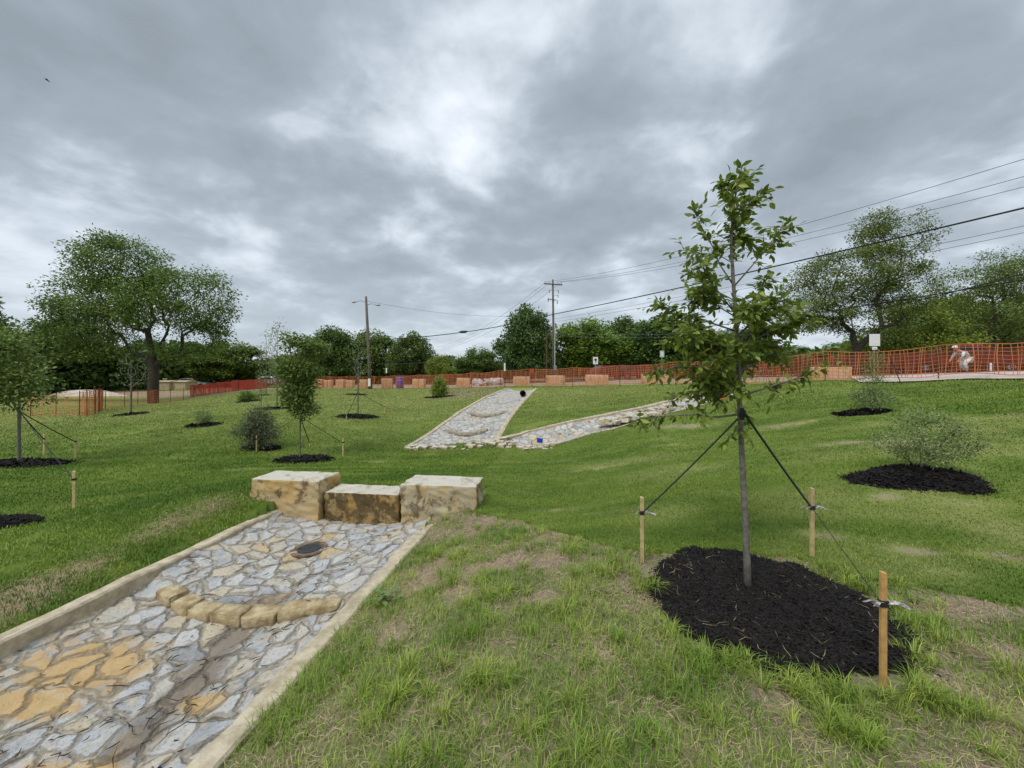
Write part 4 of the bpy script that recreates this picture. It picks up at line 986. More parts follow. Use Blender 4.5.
bgl = [ # px, Y, top py, half width px, kind, label
    (70, 52, 318, 44, 'dark', 'dark bushy tree behind the left side of the big spreading tree'),
    (232, 62, 342, 34, 'mid', 'rounded mid green tree right of the big spreading tree'),
    (182, 66, 345, 34, 'dark', 'dark tree behind the right side of the big spreading tree'),
    (118, 70, 350, 34, 'dark', 'dark tree behind the trunk of the big spreading tree'),
    (22, 60, 338, 46, 'dark', 'dark tree behind the staked tree at the far left'),
    (334, 58, 330, 30, 'dark', 'dark tree behind the small dense tree and left of the street light'),
    (372, 60, 331, 28, 'mid', 'lighter tree directly behind the double arm street light'),
    (412, 56, 335, 25, 'dark', 'dark round tree just right of the street light'),
    (441, 50, 354, 15, 'light', 'small light green tree above the conical shrub'),
    (479, 55, 348, 22, 'mid', 'low rounded tree midway between street light and utility pole'),
    (528, 52, 310, 30, 'dark', 'tall dark tree just left of the utility pole'),
    (590, 56, 318, 42, 'light', 'wide light green tree right of the utility pole'),
    (625, 82, 321, 34, 'dark', 'distant dark tree peeking over the wide light green tree'),
    (668, 54, 318, 48, 'dark', 'broad very dark tree left of the leafy sapling'),
    (735, 60, 330, 36, 'mid', 'tree hidden behind the leafy sapling'),
    (800, 90, 345, 24, 'far', 'small distant tree low above the fence right of the sapling'),
    (838, 75, 342, 22, 'far', 'small distant tree left of the open crowned trunk'),
    (955, 46, 300, 44, 'dark', 'dark tree behind the tall loose tree on the right'),
    (1050, 42, 285, 44, 'dark', 'dark tree cut off by the right edge'),
    (-25, 33, 292, 40, 'far', 'tree whose branch tips reach in at the left edge'),
    (290, 75, 352, 26, 'far', 'distant tree low behind the small dense tree')]
proto_used = set()
for (px, Y, top, hw, kind, lab) in bgl:
    proto(kind); src = protos[kind]
    t = src if kind not in proto_used else copy_tree(src); proto_used.add(kind)
    g = at(px, Y); ht = (HY - top) / F * Y + EYE - g.z; t.location = (g.x, g.y, g.z - .1); t.scale = (hw / F * Y / 5.0, hw / F * Y / 5.0, ht / 9.3)
    t.rotation_euler = (0, 0, random.uniform(-.5, .5) + (math.pi if random.random() < .5 else 0)); t['label'] = lab
S3 = 33 / F; q = at(990, 33)
def lp3(px, py, Yd, ax, az): return ((px - 990) * S3, Yd, EYE + (HY - py) * S3 - q.z, ax * S3, ax * .8 * S3, az * S3)
tree('loose_tree', (q.x, q.y, q.z), [(0, 0, -.3), (0, 0, 1.2), (.15, 0, 2.2), (-.1, .1, 3.4)], .30,
     [lp3(1000, 275, 0, 36, 22), lp3(955, 290, 0, 30, 20), lp3(1035, 280, 0, 34, 28), lp3(975, 315, 0, 44, 20), lp3(930, 308, 0, 20, 14), lp3(1020, 330, 0, 40, 18)],
     230, .40, 58, .18, .09, 'leaf_mid', 'bark', 'tall loose tree at the right edge behind the fence', 'tree', 'large trees', 104, .012, .55, 1, .05, .10, .4)
S4 = 31 / F; q = at(905, 31)
def lp4(px, py, Yd, ax, az): return ((px - 905) * S4, Yd, EYE + (HY - py) * S4 - q.z, ax * S4, ax * .8 * S4, az * S4)
tree('yellow_green_tree', (q.x, q.y, q.z), [(0, 0, -.3), (0, 0, .5), (.1, 0, .9), (0, .1, 1.5)], .2,
     [lp4(885, 345, 0, 30, 18), lp4(915, 325, 0, 32, 20), lp4(945, 340, 0, 28, 18), lp4(905, 350, 0, 44, 14), lp4(862, 352, 0, 18, 10)],
     150, .34, 60, .22, .12, 'leaf_light', 'bark', 'bright yellow green tree beside the open crowned tree', 'tree', 'large trees', 105, .012, .65, 1, .1, .08, .4)
# far woodland closing the horizon
def woodland():
    rs = np.random.default_rng(9); n = 62000; a = np.radians(rs.uniform(-62, 64, n)); r = rs.uniform(68, 82, n) + 8 * np.sin(a * 7)
    x = r * np.sin(a); y = r * np.cos(a); top = 2.0 + 2.6 * fbm(a * 30 + 40, a * 0, 1.0, 4, 4)
    top = np.where(a < -.62, top + 3.0, top)
    z = H(x, y) + top * rs.random(n) ** .8
    c = np.stack([x, y, z], 1); V = leaf_quads(c, unit(rs.normal(0, .7, (n, 3)) + np.array([0, -.4, .8])), unit(rs.normal(0, 1, (n, 3))), rs.uniform(.5, 1.0, n), rs.uniform(.35, .7, n))
    T = np.repeat(np.stack([rs.random(n) * .8, rs.random(n), np.zeros(n)], 1), 4, 0); b = np.arange(n)[:, None] * 4
    o = link('far_woodland', npmesh('far_woodland', V, [b + np.array([[0, 1, 2, 3]])], T), M['leaf_dark']); tag(o, 'low dark woodland closing the horizon behind the trees', 'woodland', kind='stuff')
woodland()

# ---- foreground sapling
def near_sapling():
    Y0 = 2.94; base = Vector(((748 - CX) / F * Y0, Y0, h1((748 - CX) / F * Y0, Y0) + .03))
    k = Y0 / F
    rs = random.Random(5)
    def L_(px, py, dy=0.0): return ((px - 748) * k, dy, (590 - py) * k)
    root = empty('leafy_sapling', base, 0, 'young leafy tree with slim grey trunk in black mulch in the foreground', 'tree', 'young planted trees')
    trunk = [L_(748, 596), L_(747, 560), L_(745, 510), L_(742, 455), L_(740, 410), L_(739, 370), L_(736, 320), L_(733, 275), L_(731, 240), L_(733, 210), L_(738, 180), L_(740, 170)]
    tr = [.029, .0245, .0215, .0195, .0185, .016, .014, .013, .010, .007, .005, .002]
    mb = MB(); mb.tube(trunk, tr, 12)
    leafpts = []       # (pos, dir)
    def branch(pts, r0, dens=1.0, sub=.5, start=.3):
        P_ = [Vector(p) for p in pts]; mb.tube(P_, [r0 * (1 - .75 * i / (len(P_) - 1)) for i in range(len(P_))], 6)
        L = sum((b - a).length for a, b in zip(P_[:-1], P_[1:])); n = int(L * 68 * dens) + 6
        for i in range(n):
            t = start + (1 - start) * (i + rs.random()) / n; f = t * (len(P_) - 1); j = min(int(f), len(P_) - 2); p = P_[j].lerp(P_[j + 1], f - j); d = (P_[j + 1] - P_[j]).normalized()
            leafpts.append((p, (d * .55 + Vector((rs.gauss(0, .6), rs.gauss(0, .6), rs.gauss(0, .45)))).normalized()))
            if rs.random() < sub * .5 and L > .12:
                dd = (d * .6 + Vector((rs.gauss(0, .7), rs.gauss(0, .7), rs.gauss(0, .5)))).normalized(); l2 = rs.uniform(.06, .16)
                e = p + dd * l2 + Vector((0, 0, -.015)); mb.tube([p, p.lerp(e, .5) + Vector((0, 0, .008)), e], [.0022, .0018, .001], 4)
                for q in range(5):
                    u = (q + 1) / 5; leafpts.append((p.lerp(e, u), (dd * .5 + Vector((rs.gauss(0, .6), rs.gauss(0, .6), rs.gauss(0, .4)))).normalized()))
    # hand placed branches, px positions with a depth offset at the tip
    B = [([(740, 413), (715, 415), (690, 412), (655, 413), (628, 417)], -.15, .009, .75, .6), ([(733, 283), (722, 263), (716, 243), (704, 218), (699, 200)], .1, .006, 1.0, .7),
         ([(734, 285), (752, 262), (764, 244), (772, 232)], -.12, .006, 1.1, .5), ([(735, 312), (716, 295), (697, 278), (688, 268)], -.2, .006, 1.2, .6), ([(737, 330), (705, 318), (680, 308), (664, 300)], .12, .007, 1.3, .7),
         ([(736, 310), (760, 296), (778, 280), (786, 272)], .25, .006, 1.0, .6), ([(738, 345), (770, 330), (786, 322), (793, 318)], -.1, .007, 1.2, .7), ([(738, 350), (706, 345), (682, 340), (668, 335)], -.3, .007, 1.3, .7),
         ([(739, 370), (768, 358), (784, 352), (793, 352)], .2, .007, 1.2, .7), ([(739, 375), (708, 368), (684, 365), (662, 372)], .2, .007, 1.2, .7), ([(740, 395), (762, 385), (782, 376), (796, 366)], -.25, .007, .9, .6),
         ([(740, 398), (718, 392), (700, 393), (676, 398)], .2, .006, .8, .5), ([(733, 250), (738, 235), (745, 215), (752, 200)], .12, .004, 1.6, .6), ([(732, 235), (727, 215), (722, 196)], -.12, .004, 1.2, .5),
         ([(734, 214), (744, 205), (756, 196)], -.1, .003, 1.8, .4), ([(735, 206), (730, 190), (728, 178)], .06, .003, 1.8, .4), ([(737, 196), (746, 184), (752, 174)], .05, .003, 1.8, .4), ([(740, 172), (741, 168), (740, 164)], 0, .002, 2, .1),
         ([(733, 240), (745, 232), (760, 238)], .1, .004, 1.4, .5), ([(736, 300), (722, 286), (712, 268), (708, 258)], .3, .005, 1.0, .5), ([(741, 420), (735, 428), (724, 432), (716, 440)], -.12, .004, .9, .4),
         ([(740, 410), (754, 415), (760, 424)], .15, .004, .8, .3), ([(733, 262), (722, 250), (704, 246), (695, 240)], .2, .004, .9, .5)]
    for pts, dy, r0, dn, sb in B:
        n = len(pts); branch([L_(x, y, dy * (i / (n - 1))) for i, (x, y) in enumerate(pts)], r0, dn, sb)
    for kx in range(30):                                  # branches all round through the crown
        py = rs.uniform(292, 396); t = (py - 292) / 104; a = rs.uniform(0, 6.283); ln = (.22 + .20 * math.sin(t * math.pi) ** .6) * rs.uniform(.7, 1.15)
        tx = 735 + (py - 292) * .045; s = Vector(L_(tx, py + 12)); d = Vector((math.cos(a) * .95 - .08, math.sin(a) * .75, rs.uniform(.05, .55)))
        e = s + d * ln; branch([s, s.lerp(e, .4) + Vector((0, 0, .03)), s.lerp(e, .75) + Vector((0, 0, .03)), e], .005, 1.15, .8, .25)
    for kx in range(150):
        py = rs.uniform(168, 262); s = Vector(L_(734 + (262 - py) * .06 + rs.gauss(0, 7), py, rs.gauss(0, .05))); leafpts.append((s, Vector((rs.gauss(0, 1), rs.gauss(0, 1), rs.gauss(.3, .4))).normalized()))
    mb.build('trunk', M['bark_grey'], root, smooth=True)
    rn = np.random.default_rng(8); c = np.array([p for p, d in leafpts]); tg = np.array([d for p, d in leafpts]); n = len(c)
    tg = unit(tg + np.array([0, 0, -.28])); L = rn.uniform(.040, .074, n); W = L * rn.uniform(.40, .52, n)
    nrm = unit(rn.normal(0, .55, (n, 3)) + np.array([0, 0, .8])); nrm = unit(nrm - tg * (nrm * tg).sum(1)[:, None]); s = np.cross(tg, nrm)
    c = c + tg * .008
    fs = []; Vs = []
    st = [(0, .05), (.22, .62), (.5, 1.0), (.78, .66), (1.0, .03)]; ring = []
    for t, wv in st:
        mid = c + tg * (L * t)[:, None] - nrm * (L * .16 * t * t)[:, None]; e = (W * .5 * wv)[:, None]
        ring += [mid - s * e + nrm * e * .35, mid, mid + s * e + nrm * e * .35]
    V = np.stack(ring, 1).reshape(-1, 3); b = np.arange(n)[:, None] * 15; fl = []
    for i in range(4):
        a = i * 3; fl.append(b + np.array([[a, a + 1, a + 4, a + 3]])); fl.append(b + np.array([[a + 1, a + 2, a + 5, a + 4]]))
    T = np.repeat(np.stack([np.clip(rn.normal(.4, .26, n), 0, 1), rn.random(n), np.zeros(n)], 1), 15, 0)
    link('crown', npmesh('crown', V, fl, T, True), M['leaf_near'], root)
    return root, base
sap, sap_base = near_sapling()

# ---- other planted trees and shrubs
def small_tree(name, px, py, top, hw, leaf, label, seed, ncl=60, spread=.14, per=26, L=.07, W=.04, low=.35, bark='bark_grey', tr=.02, cat='tree', lobes=None, cname='crown', group='young planted trees', tipr=.003, surf=.3, bare=False, wander=.1, flat=.8):
    q = P(px, py); k = q.y / F; h = (py - top) * k; w_ = hw * k
    lobes = lobes or [(0, 0, h * (low + 1) / 2, w_, w_, h * (1 - low) / 2 * 1.02)]
    return tree(name, (q.x, q.y, q.z + .02), [(0, 0, -.05), (0, 0, h * low * .5), (.01, 0, h * low), (0, .01, h * .6), (.01, 0, h * .86)], tr, lobes, ncl, spread, per, L, W, leaf, bark, label, cat, group, seed, tipr, flat, 1 if low < .2 else 2, wander, .05, surf, cname=cname)
# dense small oak left of the headwall
q = P(300, 459.5); k = q.y / F
def lb(px, py, a, c, x0=300, y0=459.5, kk=None): kk = kk or k; return ((px - x0) * kk, 0, (y0 - py) * kk, a * kk, a * kk * .9, c * kk)
small_tree('planted_oak', 300, 459.5, 326, 20, 'leaf_olive', 'dense small dark green tree with three guy straps left of the headwall', 301, 110, .10, 42, .085, .05, .34,
           lobes=[lb(301, 402, 12, 15), lb(299, 374, 13, 17), lb(302, 348, 5, 20), lb(313, 350, 12, 5), lb(299, 388, 16, 6), lb(286, 366, 8, 6), lb(315, 368, 8, 5), lb(292, 342, 7, 6)], tr=.021)
q = P(19, 463.5); k = q.y / F
small_tree('planted_oak', 19, 463.5, 330, 40, 'leaf_olive', 'small staked tree with bushy olive crown at the far left edge', 302, 90, .17, 30, .09, .05, .38,
           lobes=[lb(2, 368, 28, 20, 19, 463.5, k), lb(22, 352, 17, 13, 19, 463.5, k), lb(-14, 345, 24, 12, 19, 463.5, k), lb(16, 392, 24, 10, 19, 463.5, k), lb(37, 377, 12, 8, 19, 463.5, k), lb(8, 340, 10, 6, 19, 463.5, k)], tr=.032)
small_tree('bare_sapling', 358, 415, 330, 14, 'leaf_grey', 'thin almost bare staked sapling in front of the street light', 303, 46, .10, 5, .07, .035, .3, tr=.026, tipr=.006, surf=.1)
small_tree('bare_sapling', 277, 407, 318, 9, 'leaf_grey', 'tall thin sparse sapling behind the dense small tree', 304, 46, .12, 7, .08, .045, .22, tr=.03, tipr=.007, surf=.1)
small_tree('bare_sapling', 266, 396, 334, 8, 'leaf_grey', 'thin sparse sapling just left of the tallest thin one', 305, 34, .14, 7, .10, .05, .25, tr=.035, tipr=.008, surf=.1)
small_tree('bare_sapling', 261, 412, 372, 6, 'leaf_grey', 'short wispy sapling between the dark bush and the red fence', 306, 24, .07, 7, .05, .03, .25, tr=.016, tipr=.005, surf=.1)
small_tree('bare_sapling', 131, 413.5, 352, 15, 'leaf_grey', 'bare branched sapling in front of the big spreading tree', 307, 34, .09, 4, .06, .035, .42, tr=.04, tipr=.008, surf=.2, wander=.16)
small_tree('grey_sapling', 873, 412.5, 348, 19, 'leaf_grey', 'wispy grey green sapling near the right hand fence', 308, 80, .07, 22, .045, .022, .12, tr=.016, tipr=.0028, surf=.1,
           lobes=[(0, 0, .35, .48, .4, .22), (0, 0, .8, .20, .2, .5), (0.02, 0, 1.25, .13, .13, .3)])
small_tree('conical_shrub', 440, 397, 378, 7, 'leaf_light', 'small conical green shrub beside the bare soil patch', 309, 60, .12, 40, .10, .05, .05, cat='shrub', cname='foliage', group='planted shrubs', lobes=[(0, 0, .35, .4, .4, .35), (0, 0, .8, .22, .22, .4)])
small_tree('low_shrub', 248, 401, 394, 7, 'leaf_mid', 'low green tufted shrub near the red fence on the left', 310, 36, .10, 40, .13, .04, .05, cat='shrub', cname='foliage', group='planted shrubs', lobes=[(0, 0, .18, .34, .3, .2)])
small_tree('low_shrub', 203, 425, 409, 6, 'leaf_grey', 'tiny pale shrub alone in the open left lawn', 311, 26, .06, 18, .05, .03, .1, cat='shrub', cname='foliage', group='planted shrubs', tr=.01)
small_tree('dark_bush', 259, 449, 402, 20, 'leaf_dusk', 'dark feathery bush left of the dense small tree', 312, 150, .10, 26, .07, .022, .05, cat='shrub', cname='foliage', group='planted shrubs', lobes=[(0, 0, .42, .48, .42, .42), (0, 0, .85, .34, .3, .3), (-.3, 0, .55, .3, .3, .2)], tr=.02, surf=.2)
small_tree('grey_shrub', 920, 474, 405, 40, 'leaf_grey', 'wide airy grey green shrub in the mulch ring on the right slope', 313, 150, .055, 15, .034, .019, .04, cat='shrub', cname='foliage', group='planted shrubs',
           lobes=[(-.28, 0, .42, .26, .3, .16), (.35, 0, .36, .36, .3, .20), (.08, 0, .70, .16, .2, .14), (-.22, -.05, .66, .14, .15, .12), (.42, 0, .58, .16, .2, .10), (0, 0, .25, .3, .25, .12)], tr=.014, tipr=.0016, surf=.2)

# broadleaf weed on the bank
def broadleaf(px, py, label, n=26, s=.055, seed=3):
    q = P(px, py); rs = np.random.default_rng(seed); root = empty('broadleaf_weed', q, 0, label, 'weed')
    mb = MB(); mm = MB()
    for i in range(n):
        a = rs.uniform(0, 6.283); r = rs.uniform(.02, .15); c = Vector((r * math.cos(a), r * math.sin(a), rs.uniform(.04, .10))); mm.tube([(0, 0, 0), (c.x * .5, c.y * .5, c.z * .8), c], [.002, .002, .001], 4)
        rr = s * rs.uniform(.6, 1.0); nz = Vector((rs.normal(0, .3), rs.normal(0, .3), 1)).normalized(); u = nz.orthogonal().normalized(); v = nz.cross(u); b = len(mb.v); mb.v.append(tuple(c))
        for k2 in range(9): aa = k2 / 9 * 6.283; rad = rr * (.75 + .25 * math.cos(aa)) * .6; mb.v.append(tuple(c + u * rad * math.cos(aa) + v * rad * math.sin(aa) + nz * rad * .25))
        for k2 in range(9): mb.f.append((b, b + 1 + k2, b + 1 + (k2 + 1) % 9))
    mb.build('foliage', M['weed_leaf'], root, smooth=True); mm.build('stem', M['weed_leaf'], root)
M['weed_leaf'] = simple('weed_leaf', (.14, .21, .06), .5, .35, 15)
broadleaf(386, 604, 'round leaved weed on the grass bank beside the near kerb')

# ------------------------------------------------------------------ stakes and guy straps
def stake(px, py, top, label, mat='stake_pale', wid=.036, lean=(0, 0), tie=.32, near=False):
    q = P(px, py); k = q.y / F; h = (py - top) * k; root = empty('wooden_stake', q, random.uniform(-.3, .3), label, 'stake', 'wooden stakes'); root.rotation_euler = (lean[1], lean[0], random.uniform(-.3, .3))
    mb = MB(); w2 = wid / 2; zt = h
    mb.v += [(-w2, -w2 * .6, -.1), (w2, -w2 * .6, -.1), (w2, w2 * .6, -.1), (-w2, w2 * .6, -.1), (-w2, -w2 * .6, zt), (w2, -w2 * .6, zt - .008), (w2, w2 * .6, zt), (-w2, w2 * .6, zt + .004)]
    mb.f += [(3, 2, 1, 0), (4, 5, 6, 7), (0, 1, 5, 4), (1, 2, 6, 5), (2, 3, 7, 6), (3, 0, 4, 7)]
    mb.build('post', M[mat], root, bevel=.002)
    tz = h * (1 - tie)
    mb = MB(); mb.box((0, 0, tz), (wid * 1.25, wid * .95, .022)); mb.box((0, 0, tz + .016), (wid * 1.3, wid, .012), .1); mb.build('strap_wrap', M['strap'], root, bevel=.002)
    if near:
        mb = MB()
        for a, L in ((2.9, .075), (-.25, .10), (3.5, .05), (.3, .06)):
            pts = [(0, 0), (L * .5, .006), (L, -.012)]; n0 = len(mb.v)
            for i, (d, dz) in enumerate(pts):
                for s in (-.011, .011): mb.v.append((math.cos(a) * (d + .01) - math.sin(a) * s, math.sin(a) * (d + .01) + math.cos(a) * s, tz + .012 + dz + (s * .4)))
            mb.f += [(n0, n0 + 2, n0 + 3, n0 + 1), (n0 + 2, n0 + 4, n0 + 5, n0 + 3)]
        me = mb.build('strap_end', M['strap_end'], root); me.modifiers.new('s', 'SOLIDIFY').thickness = .0025
    return root, Vector((q.x, q.y, q.z + tz))
def strap(a, b, label, wid=.016, sag=.01, group='black guy straps'):
    a = Vector(a); b = Vector(b); mb = MB(); d = (b - a).normalized(); s = d.cross(Vector((0, 0, 1))).normalized(); u = s.cross(d)
    s2 = (s * .8 + u * .6).normalized(); t2 = s2.cross(d); n = 10
    for i in range(n + 1):
        p = a.lerp(b, i / n) - Vector((0, 0, sag * 4 * (i / n) * (1 - i / n)))
        for e, f in ((-1, -1), (1, -1), (1, 1), (-1, 1)): mb.v.append(tuple(p - a + s2 * wid / 2 * e + t2 * .0018 * f))
        if i:
            b0 = (i - 1) * 4
            for m_ in range(4): mb.f.append((b0 + m_, b0 + (m_ + 1) % 4, b0 + 4 + (m_ + 1) % 4, b0 + 4 + m_))
    o = mb.build('guy_strap', M['strap']); o.location = a; tag(o, label, 'strap', group)
s1, t1 = stake(642, 562, 497, 'pale wooden stake at the left of the foreground mulch ring', 'stake_pale', .030, tie=.25, near=True)
s2, t2 = stake(812, 560, 488, 'pale wooden stake behind the foreground mulch ring', 'stake_pale', .032, tie=.28, near=True)
s3, t3 = stake(883, 688, 573, 'orange brown wooden stake at the front right of the foreground mulch', 'stake', .029, (.02, -.02), tie=.28, near=True)
hk = sap_base + Vector(((741 - 748) * 2.94 / F, 0, (590 - 412) * 2.94 / F))
strap(hk + Vector((-.015, 0, -.03)), t1, 'guy strap from the leafy sapling to the left stake', .016)
strap(hk + Vector((.012, .01, .03)), t2, 'guy strap from the leafy sapling to the stake behind the mulch', .017)
strap(hk + Vector((.012, -.01, .02)), t3, 'guy strap from the leafy sapling to the orange brown stake', .014)
root = empty('strap_collar', hk, 0, 'black strap collar wrapped round the sapling trunk', 'strap'); mb = MB(); mb.tube([(0, 0, -.045), (0, 0, 0), (0.0, 0, .04)], [.0225, .025, .023], 12); mb.build('collar_band', M['strap'], root)
mb = MB(); mb.box((.012, -.022, .0), (.02, .014, .05), .3); mb.build('knot', M['strap'], root, bevel=.004)
# stakes and straps of the trees behind
def guyed(px, py, hook_py, stakes, what):
    q = P(px, py); hk = q + Vector((0, 0, (py - hook_py) * q.y / F))
    for (sx, sy, st, lab) in stakes:
        s, t = stake(sx, sy, st, lab, 'stake_pale', .036, tie=.22)
        strap(hk, t, 'guy strap from ' + what + ' to the ' + lab.split(' of ')[0].replace('pale stake ', 'stake '), .022, .02)
guyed(19, 463.5, 411, [(74, 510, 471, 'pale stake nearest the kerb right of the far left tree'), (75.5, 458.5, 437, 'pale stake farther right behind the nearest one of the far left tree'), (44, 455, 434.5, 'pale stake close behind the trunk of the far left tree')], 'the far left tree')
guyed(300, 459.5, 416, [(256.5, 452, 435.5, 'pale stake before the dark bush left of the dense small tree'), (343, 457, 438.5, 'pale stake on open grass right of the dense small tree'), (309.5, 447, 441, 'pale stake right behind the trunk of the dense small tree')], 'the dense small tree')
guyed(358, 415, 392, [(384.5, 414, 404.5, 'short pale stake right of the bare staked sapling'), (346.5, 419, 415, 'short pale stake left of the bare staked sapling')], 'the bare staked sapling')

# ------------------------------------------------------------------ safety fences
def fence(pts, hgt, post_every, mesh_mat, label, seed, cell=(.11, .12), cw=(.020, .020), lean=0, post='post_rust', sag=.06, group='plastic safety fences', posts=None, base=0.05):
    rs = random.Random(seed); o0 = Vector(pts[0]); root = empty('safety_fence', o0, 0, label, 'fence', group)
    L = resample([Vector((p[0], p[1], 0)) for p in pts], 400); d = [0]
    for a, b in zip(L[:-1], L[1:]): d.append(d[-1] + (b - a).length)
    tot = d[-1]; hz_ = [h1(p.x, p.y) for p in L]
    def pos(t, z, off=0):
        t = max(0, min(tot - 1e-4, t)); i = max(0, min(len(d) - 2, int(np.searchsorted(d, t)) - 1)); f = (t - d[i]) / (d[i + 1] - d[i]); p = L[i].lerp(L[i + 1], f); dd = (L[i + 1] - L[i]).normalized(); nn = Vector((-dd.y, dd.x))
        return Vector((p.x + nn.x * off, p.y + nn.y * off, hz_[i] * (1 - f) + hz_[i + 1] * f + z)) - o0
    ps = posts or list(np.arange(.4, tot, post_every)); ps = [x + rs.uniform(-.2, .2) for x in ps]
    def sagz(t, z):
        a = max([x for x in ps if x <= t], default=0); b = min([x for x in ps if x > t], default=tot); u = (t - a) / max(b - a, .1)
        return z - (z / hgt) * sag * 4 * u * (1 - u) + (1 - z / hgt) * .03 * math.sin(u * 9 + a)
    def wav(t, z): return .035 * math.sin(t * 4.1 + z) + .02 * math.sin(t * 11 + 2 * z) + lean * z
    mb = MB(); nv = int(tot / cell[0])
    for i in range(nv):                       # upright strands, bunched unevenly
        t = (i + .3 * math.sin(i * 1.7)) * cell[0]; w_ = cw[0] * (1.5 if i % 5 == 0 else 1) * rs.uniform(.8, 1.2)
        zs = [base, hgt * .35, hgt * .68, hgt]; b0 = len(mb.v)
        for z in zs:
            for e in (-1, 1): mb.v.append(tuple(pos(t + e * w_ / 2 + .03 * math.sin(i * .9 + z * 3), sagz(t, z), wav(t, z))))
        for j in range(3): mb.f.append((b0 + 2 * j, b0 + 2 * j + 1, b0 + 2 * j + 3, b0 + 2 * j + 2))
    nh = int((hgt - base) / cell[1]); st = .35
    for j in range(nh + 1):
        z = hgt - j * (hgt - base) / nh; w_ = cw[1] * (1.9 if j in (0, nh) else 1); t = 0; b0 = len(mb.v); k2 = 0
        while t <= tot:
            for e in (-1, 1): mb.v.append(tuple(pos(t, sagz(t, z) + e * w_ / 2, wav(t, z) + .004)))
            if k2: mb.f.append((b0 + 2 * k2 - 2, b0 + 2 * k2 - 1, b0 + 2 * k2 + 1, b0 + 2 * k2))
            t += st; k2 += 1
    me = mb.build('mesh_panel', M[mesh_mat], root); md = me.modifiers.new('s', 'SOLIDIFY'); md.thickness = .004
    for x in ps:
        m2 = MB(); a = pos(x, -.15, -.03); b = pos(x, hgt + rs.uniform(.0, .12), -.03 + rs.uniform(-.04, .04)); m2.tube([a, b], .017, 6); m2.build('fence_post', M[post], root)
    return root
FP = [(p.x, p.y, p.z) for p in FL]
fence(FP, 1.2, 3.1, 'orange', 'long orange mesh fence topping the lawn from the right edge to the street light', 1, (.115, .12), (.015, .013), sag=.09, base=.16)
# second, denser fence on the far side of the walk / road
def offs(pts, d):
    out = []
    for i, p in enumerate(pts):
        a = Vector(pts[max(0, i - 1)][:2]); b = Vector(pts[min(len(pts) - 1, i + 1)][:2]); t = (b - a).normalized(); n_ = Vector((t.y, -t.x)); q = Vector(p[:2]) + n_ * d; out.append((q.x, q.y, h1(q.x, q.y)))
    return out
FP2 = offs(FP, 11.5); FP3 = offs(FP[:8], 12.6)
fence(FP2, 1.25, 3.4, 'red_mesh', 'dark red mesh fence running behind the orange one beyond the sidewalk', 2, (.13, .15), (.036, .030), sag=.12)
fence(FP3, 1.2, 3.7, 'red_mesh', 'second layer of dark red mesh fence beyond the sidewalk on the right', 3, (.13, .15), (.036, .030), sag=.12)
# left fences
fl = [at(a, b) for a, b in ((190, 42), (215, 44), (240, 47), (268, 50))]
fence([tuple(p) for p in fl], 1.2, 2.4, 'red_bright', 'bright red mesh fence right of the tan sheds on the left', 4, (.06, .07), (.04, .04))
fl = [at(a, b) for a, b in ((232, 54), (275, 52), (318, 46))]
fence([tuple(p) for p in fl], 1.2, 2.4, 'red_mesh', 'far red mesh fence behind the thin saplings', 5, (.07, .08), (.04, .04))
fl = [at(a, b) for a, b in ((25, 21), (55, 20.3), (92, 19.3))]
fence([tuple(p) for p in fl], 1.15, 2.1, 'orange_pale', 'faded orange mesh fence right of the far left tree', 6, (.16, .15), (.014, .012))
fl = [at(a, b) for a, b in ((81, 19.3), (92, 19.3), (98, 21), (102.5, 24))]
fence([tuple(p) for p in fl], 1.22, 1.1, 'orange', 'short bunched orange mesh fence with tall posts on the left', 7, (.07, .1), (.03, .02))
fl = [at(a, b) for a, b in ((102.5, 24), (140, 30), (175, 36), (195, 41))]
fence([tuple(p) for p in fl], 1.1, 3.0, 'orange_pale', 'faint thin orange fence in front of the big spreading tree', 8, (.2, .18), (.014, .012))
fl = [at(a, b) for a, b in ((148, 36.0), (153, 35.7), (158.5, 36.0))]
fence([tuple(p) for p in fl], 1.25, .9, 'red_mesh', 'rust red mesh wrapped before the trunk of the big spreading tree', 9, (.07, .08), (.045, .045))
# leaning brace on the right fence
a = at(895, 13.9); o = MB().tube([(-.18, 0, .95), (.12, -.1, -.03)], .016, 6).build('leaning_post', M['post_rust']); o.location = a; tag(o, 'thin dark red post leaning against the right hand fence', 'post')

# ------------------------------------------------------------------ blocks behind the fence
fb = [(314, 324, 379.5, 42.5, 'leftmost pale block of the row, seen beside the dense small tree'), (325, 332.5, 380, 42.3, 'small pale block second from the left beyond the fence'), (336.5, 345, 379.5, 41.5, 'reddish block third from the left beyond the fence'), (347, 354, 380, 41, 'pale block fourth from the left beyond the fence'),
      (359.5, 367.5, 379.5, 39.5, 'pale block just left of the street light'), (382, 392.5, 378.5, 38.5, 'pale block between the street light and the purple bin'), (413, 425.5, 379, 36.5, 'pale block just right of the purple bin'), (457, 470, 378, 33, 'block above the right half of the bare soil'),
      (513, 530, 376.5, 29.5, 'pale block directly above the top of the straight channel'), (545.5, 565, 375.5, 27.5, 'orange tinted block at the foot of the utility pole'), (585.5, 608, 374.8, 25, 'reddish block under the small white sign'),
      (642, 655.5, 374, 23, 'pale block left of a touching pair below the green sign'), (656, 669, 374.5, 23, 'pale block right of a touching pair below the green sign'), (812, 846, 367, 17.2, 'long low block near the right fence, left of the grey sapling')]
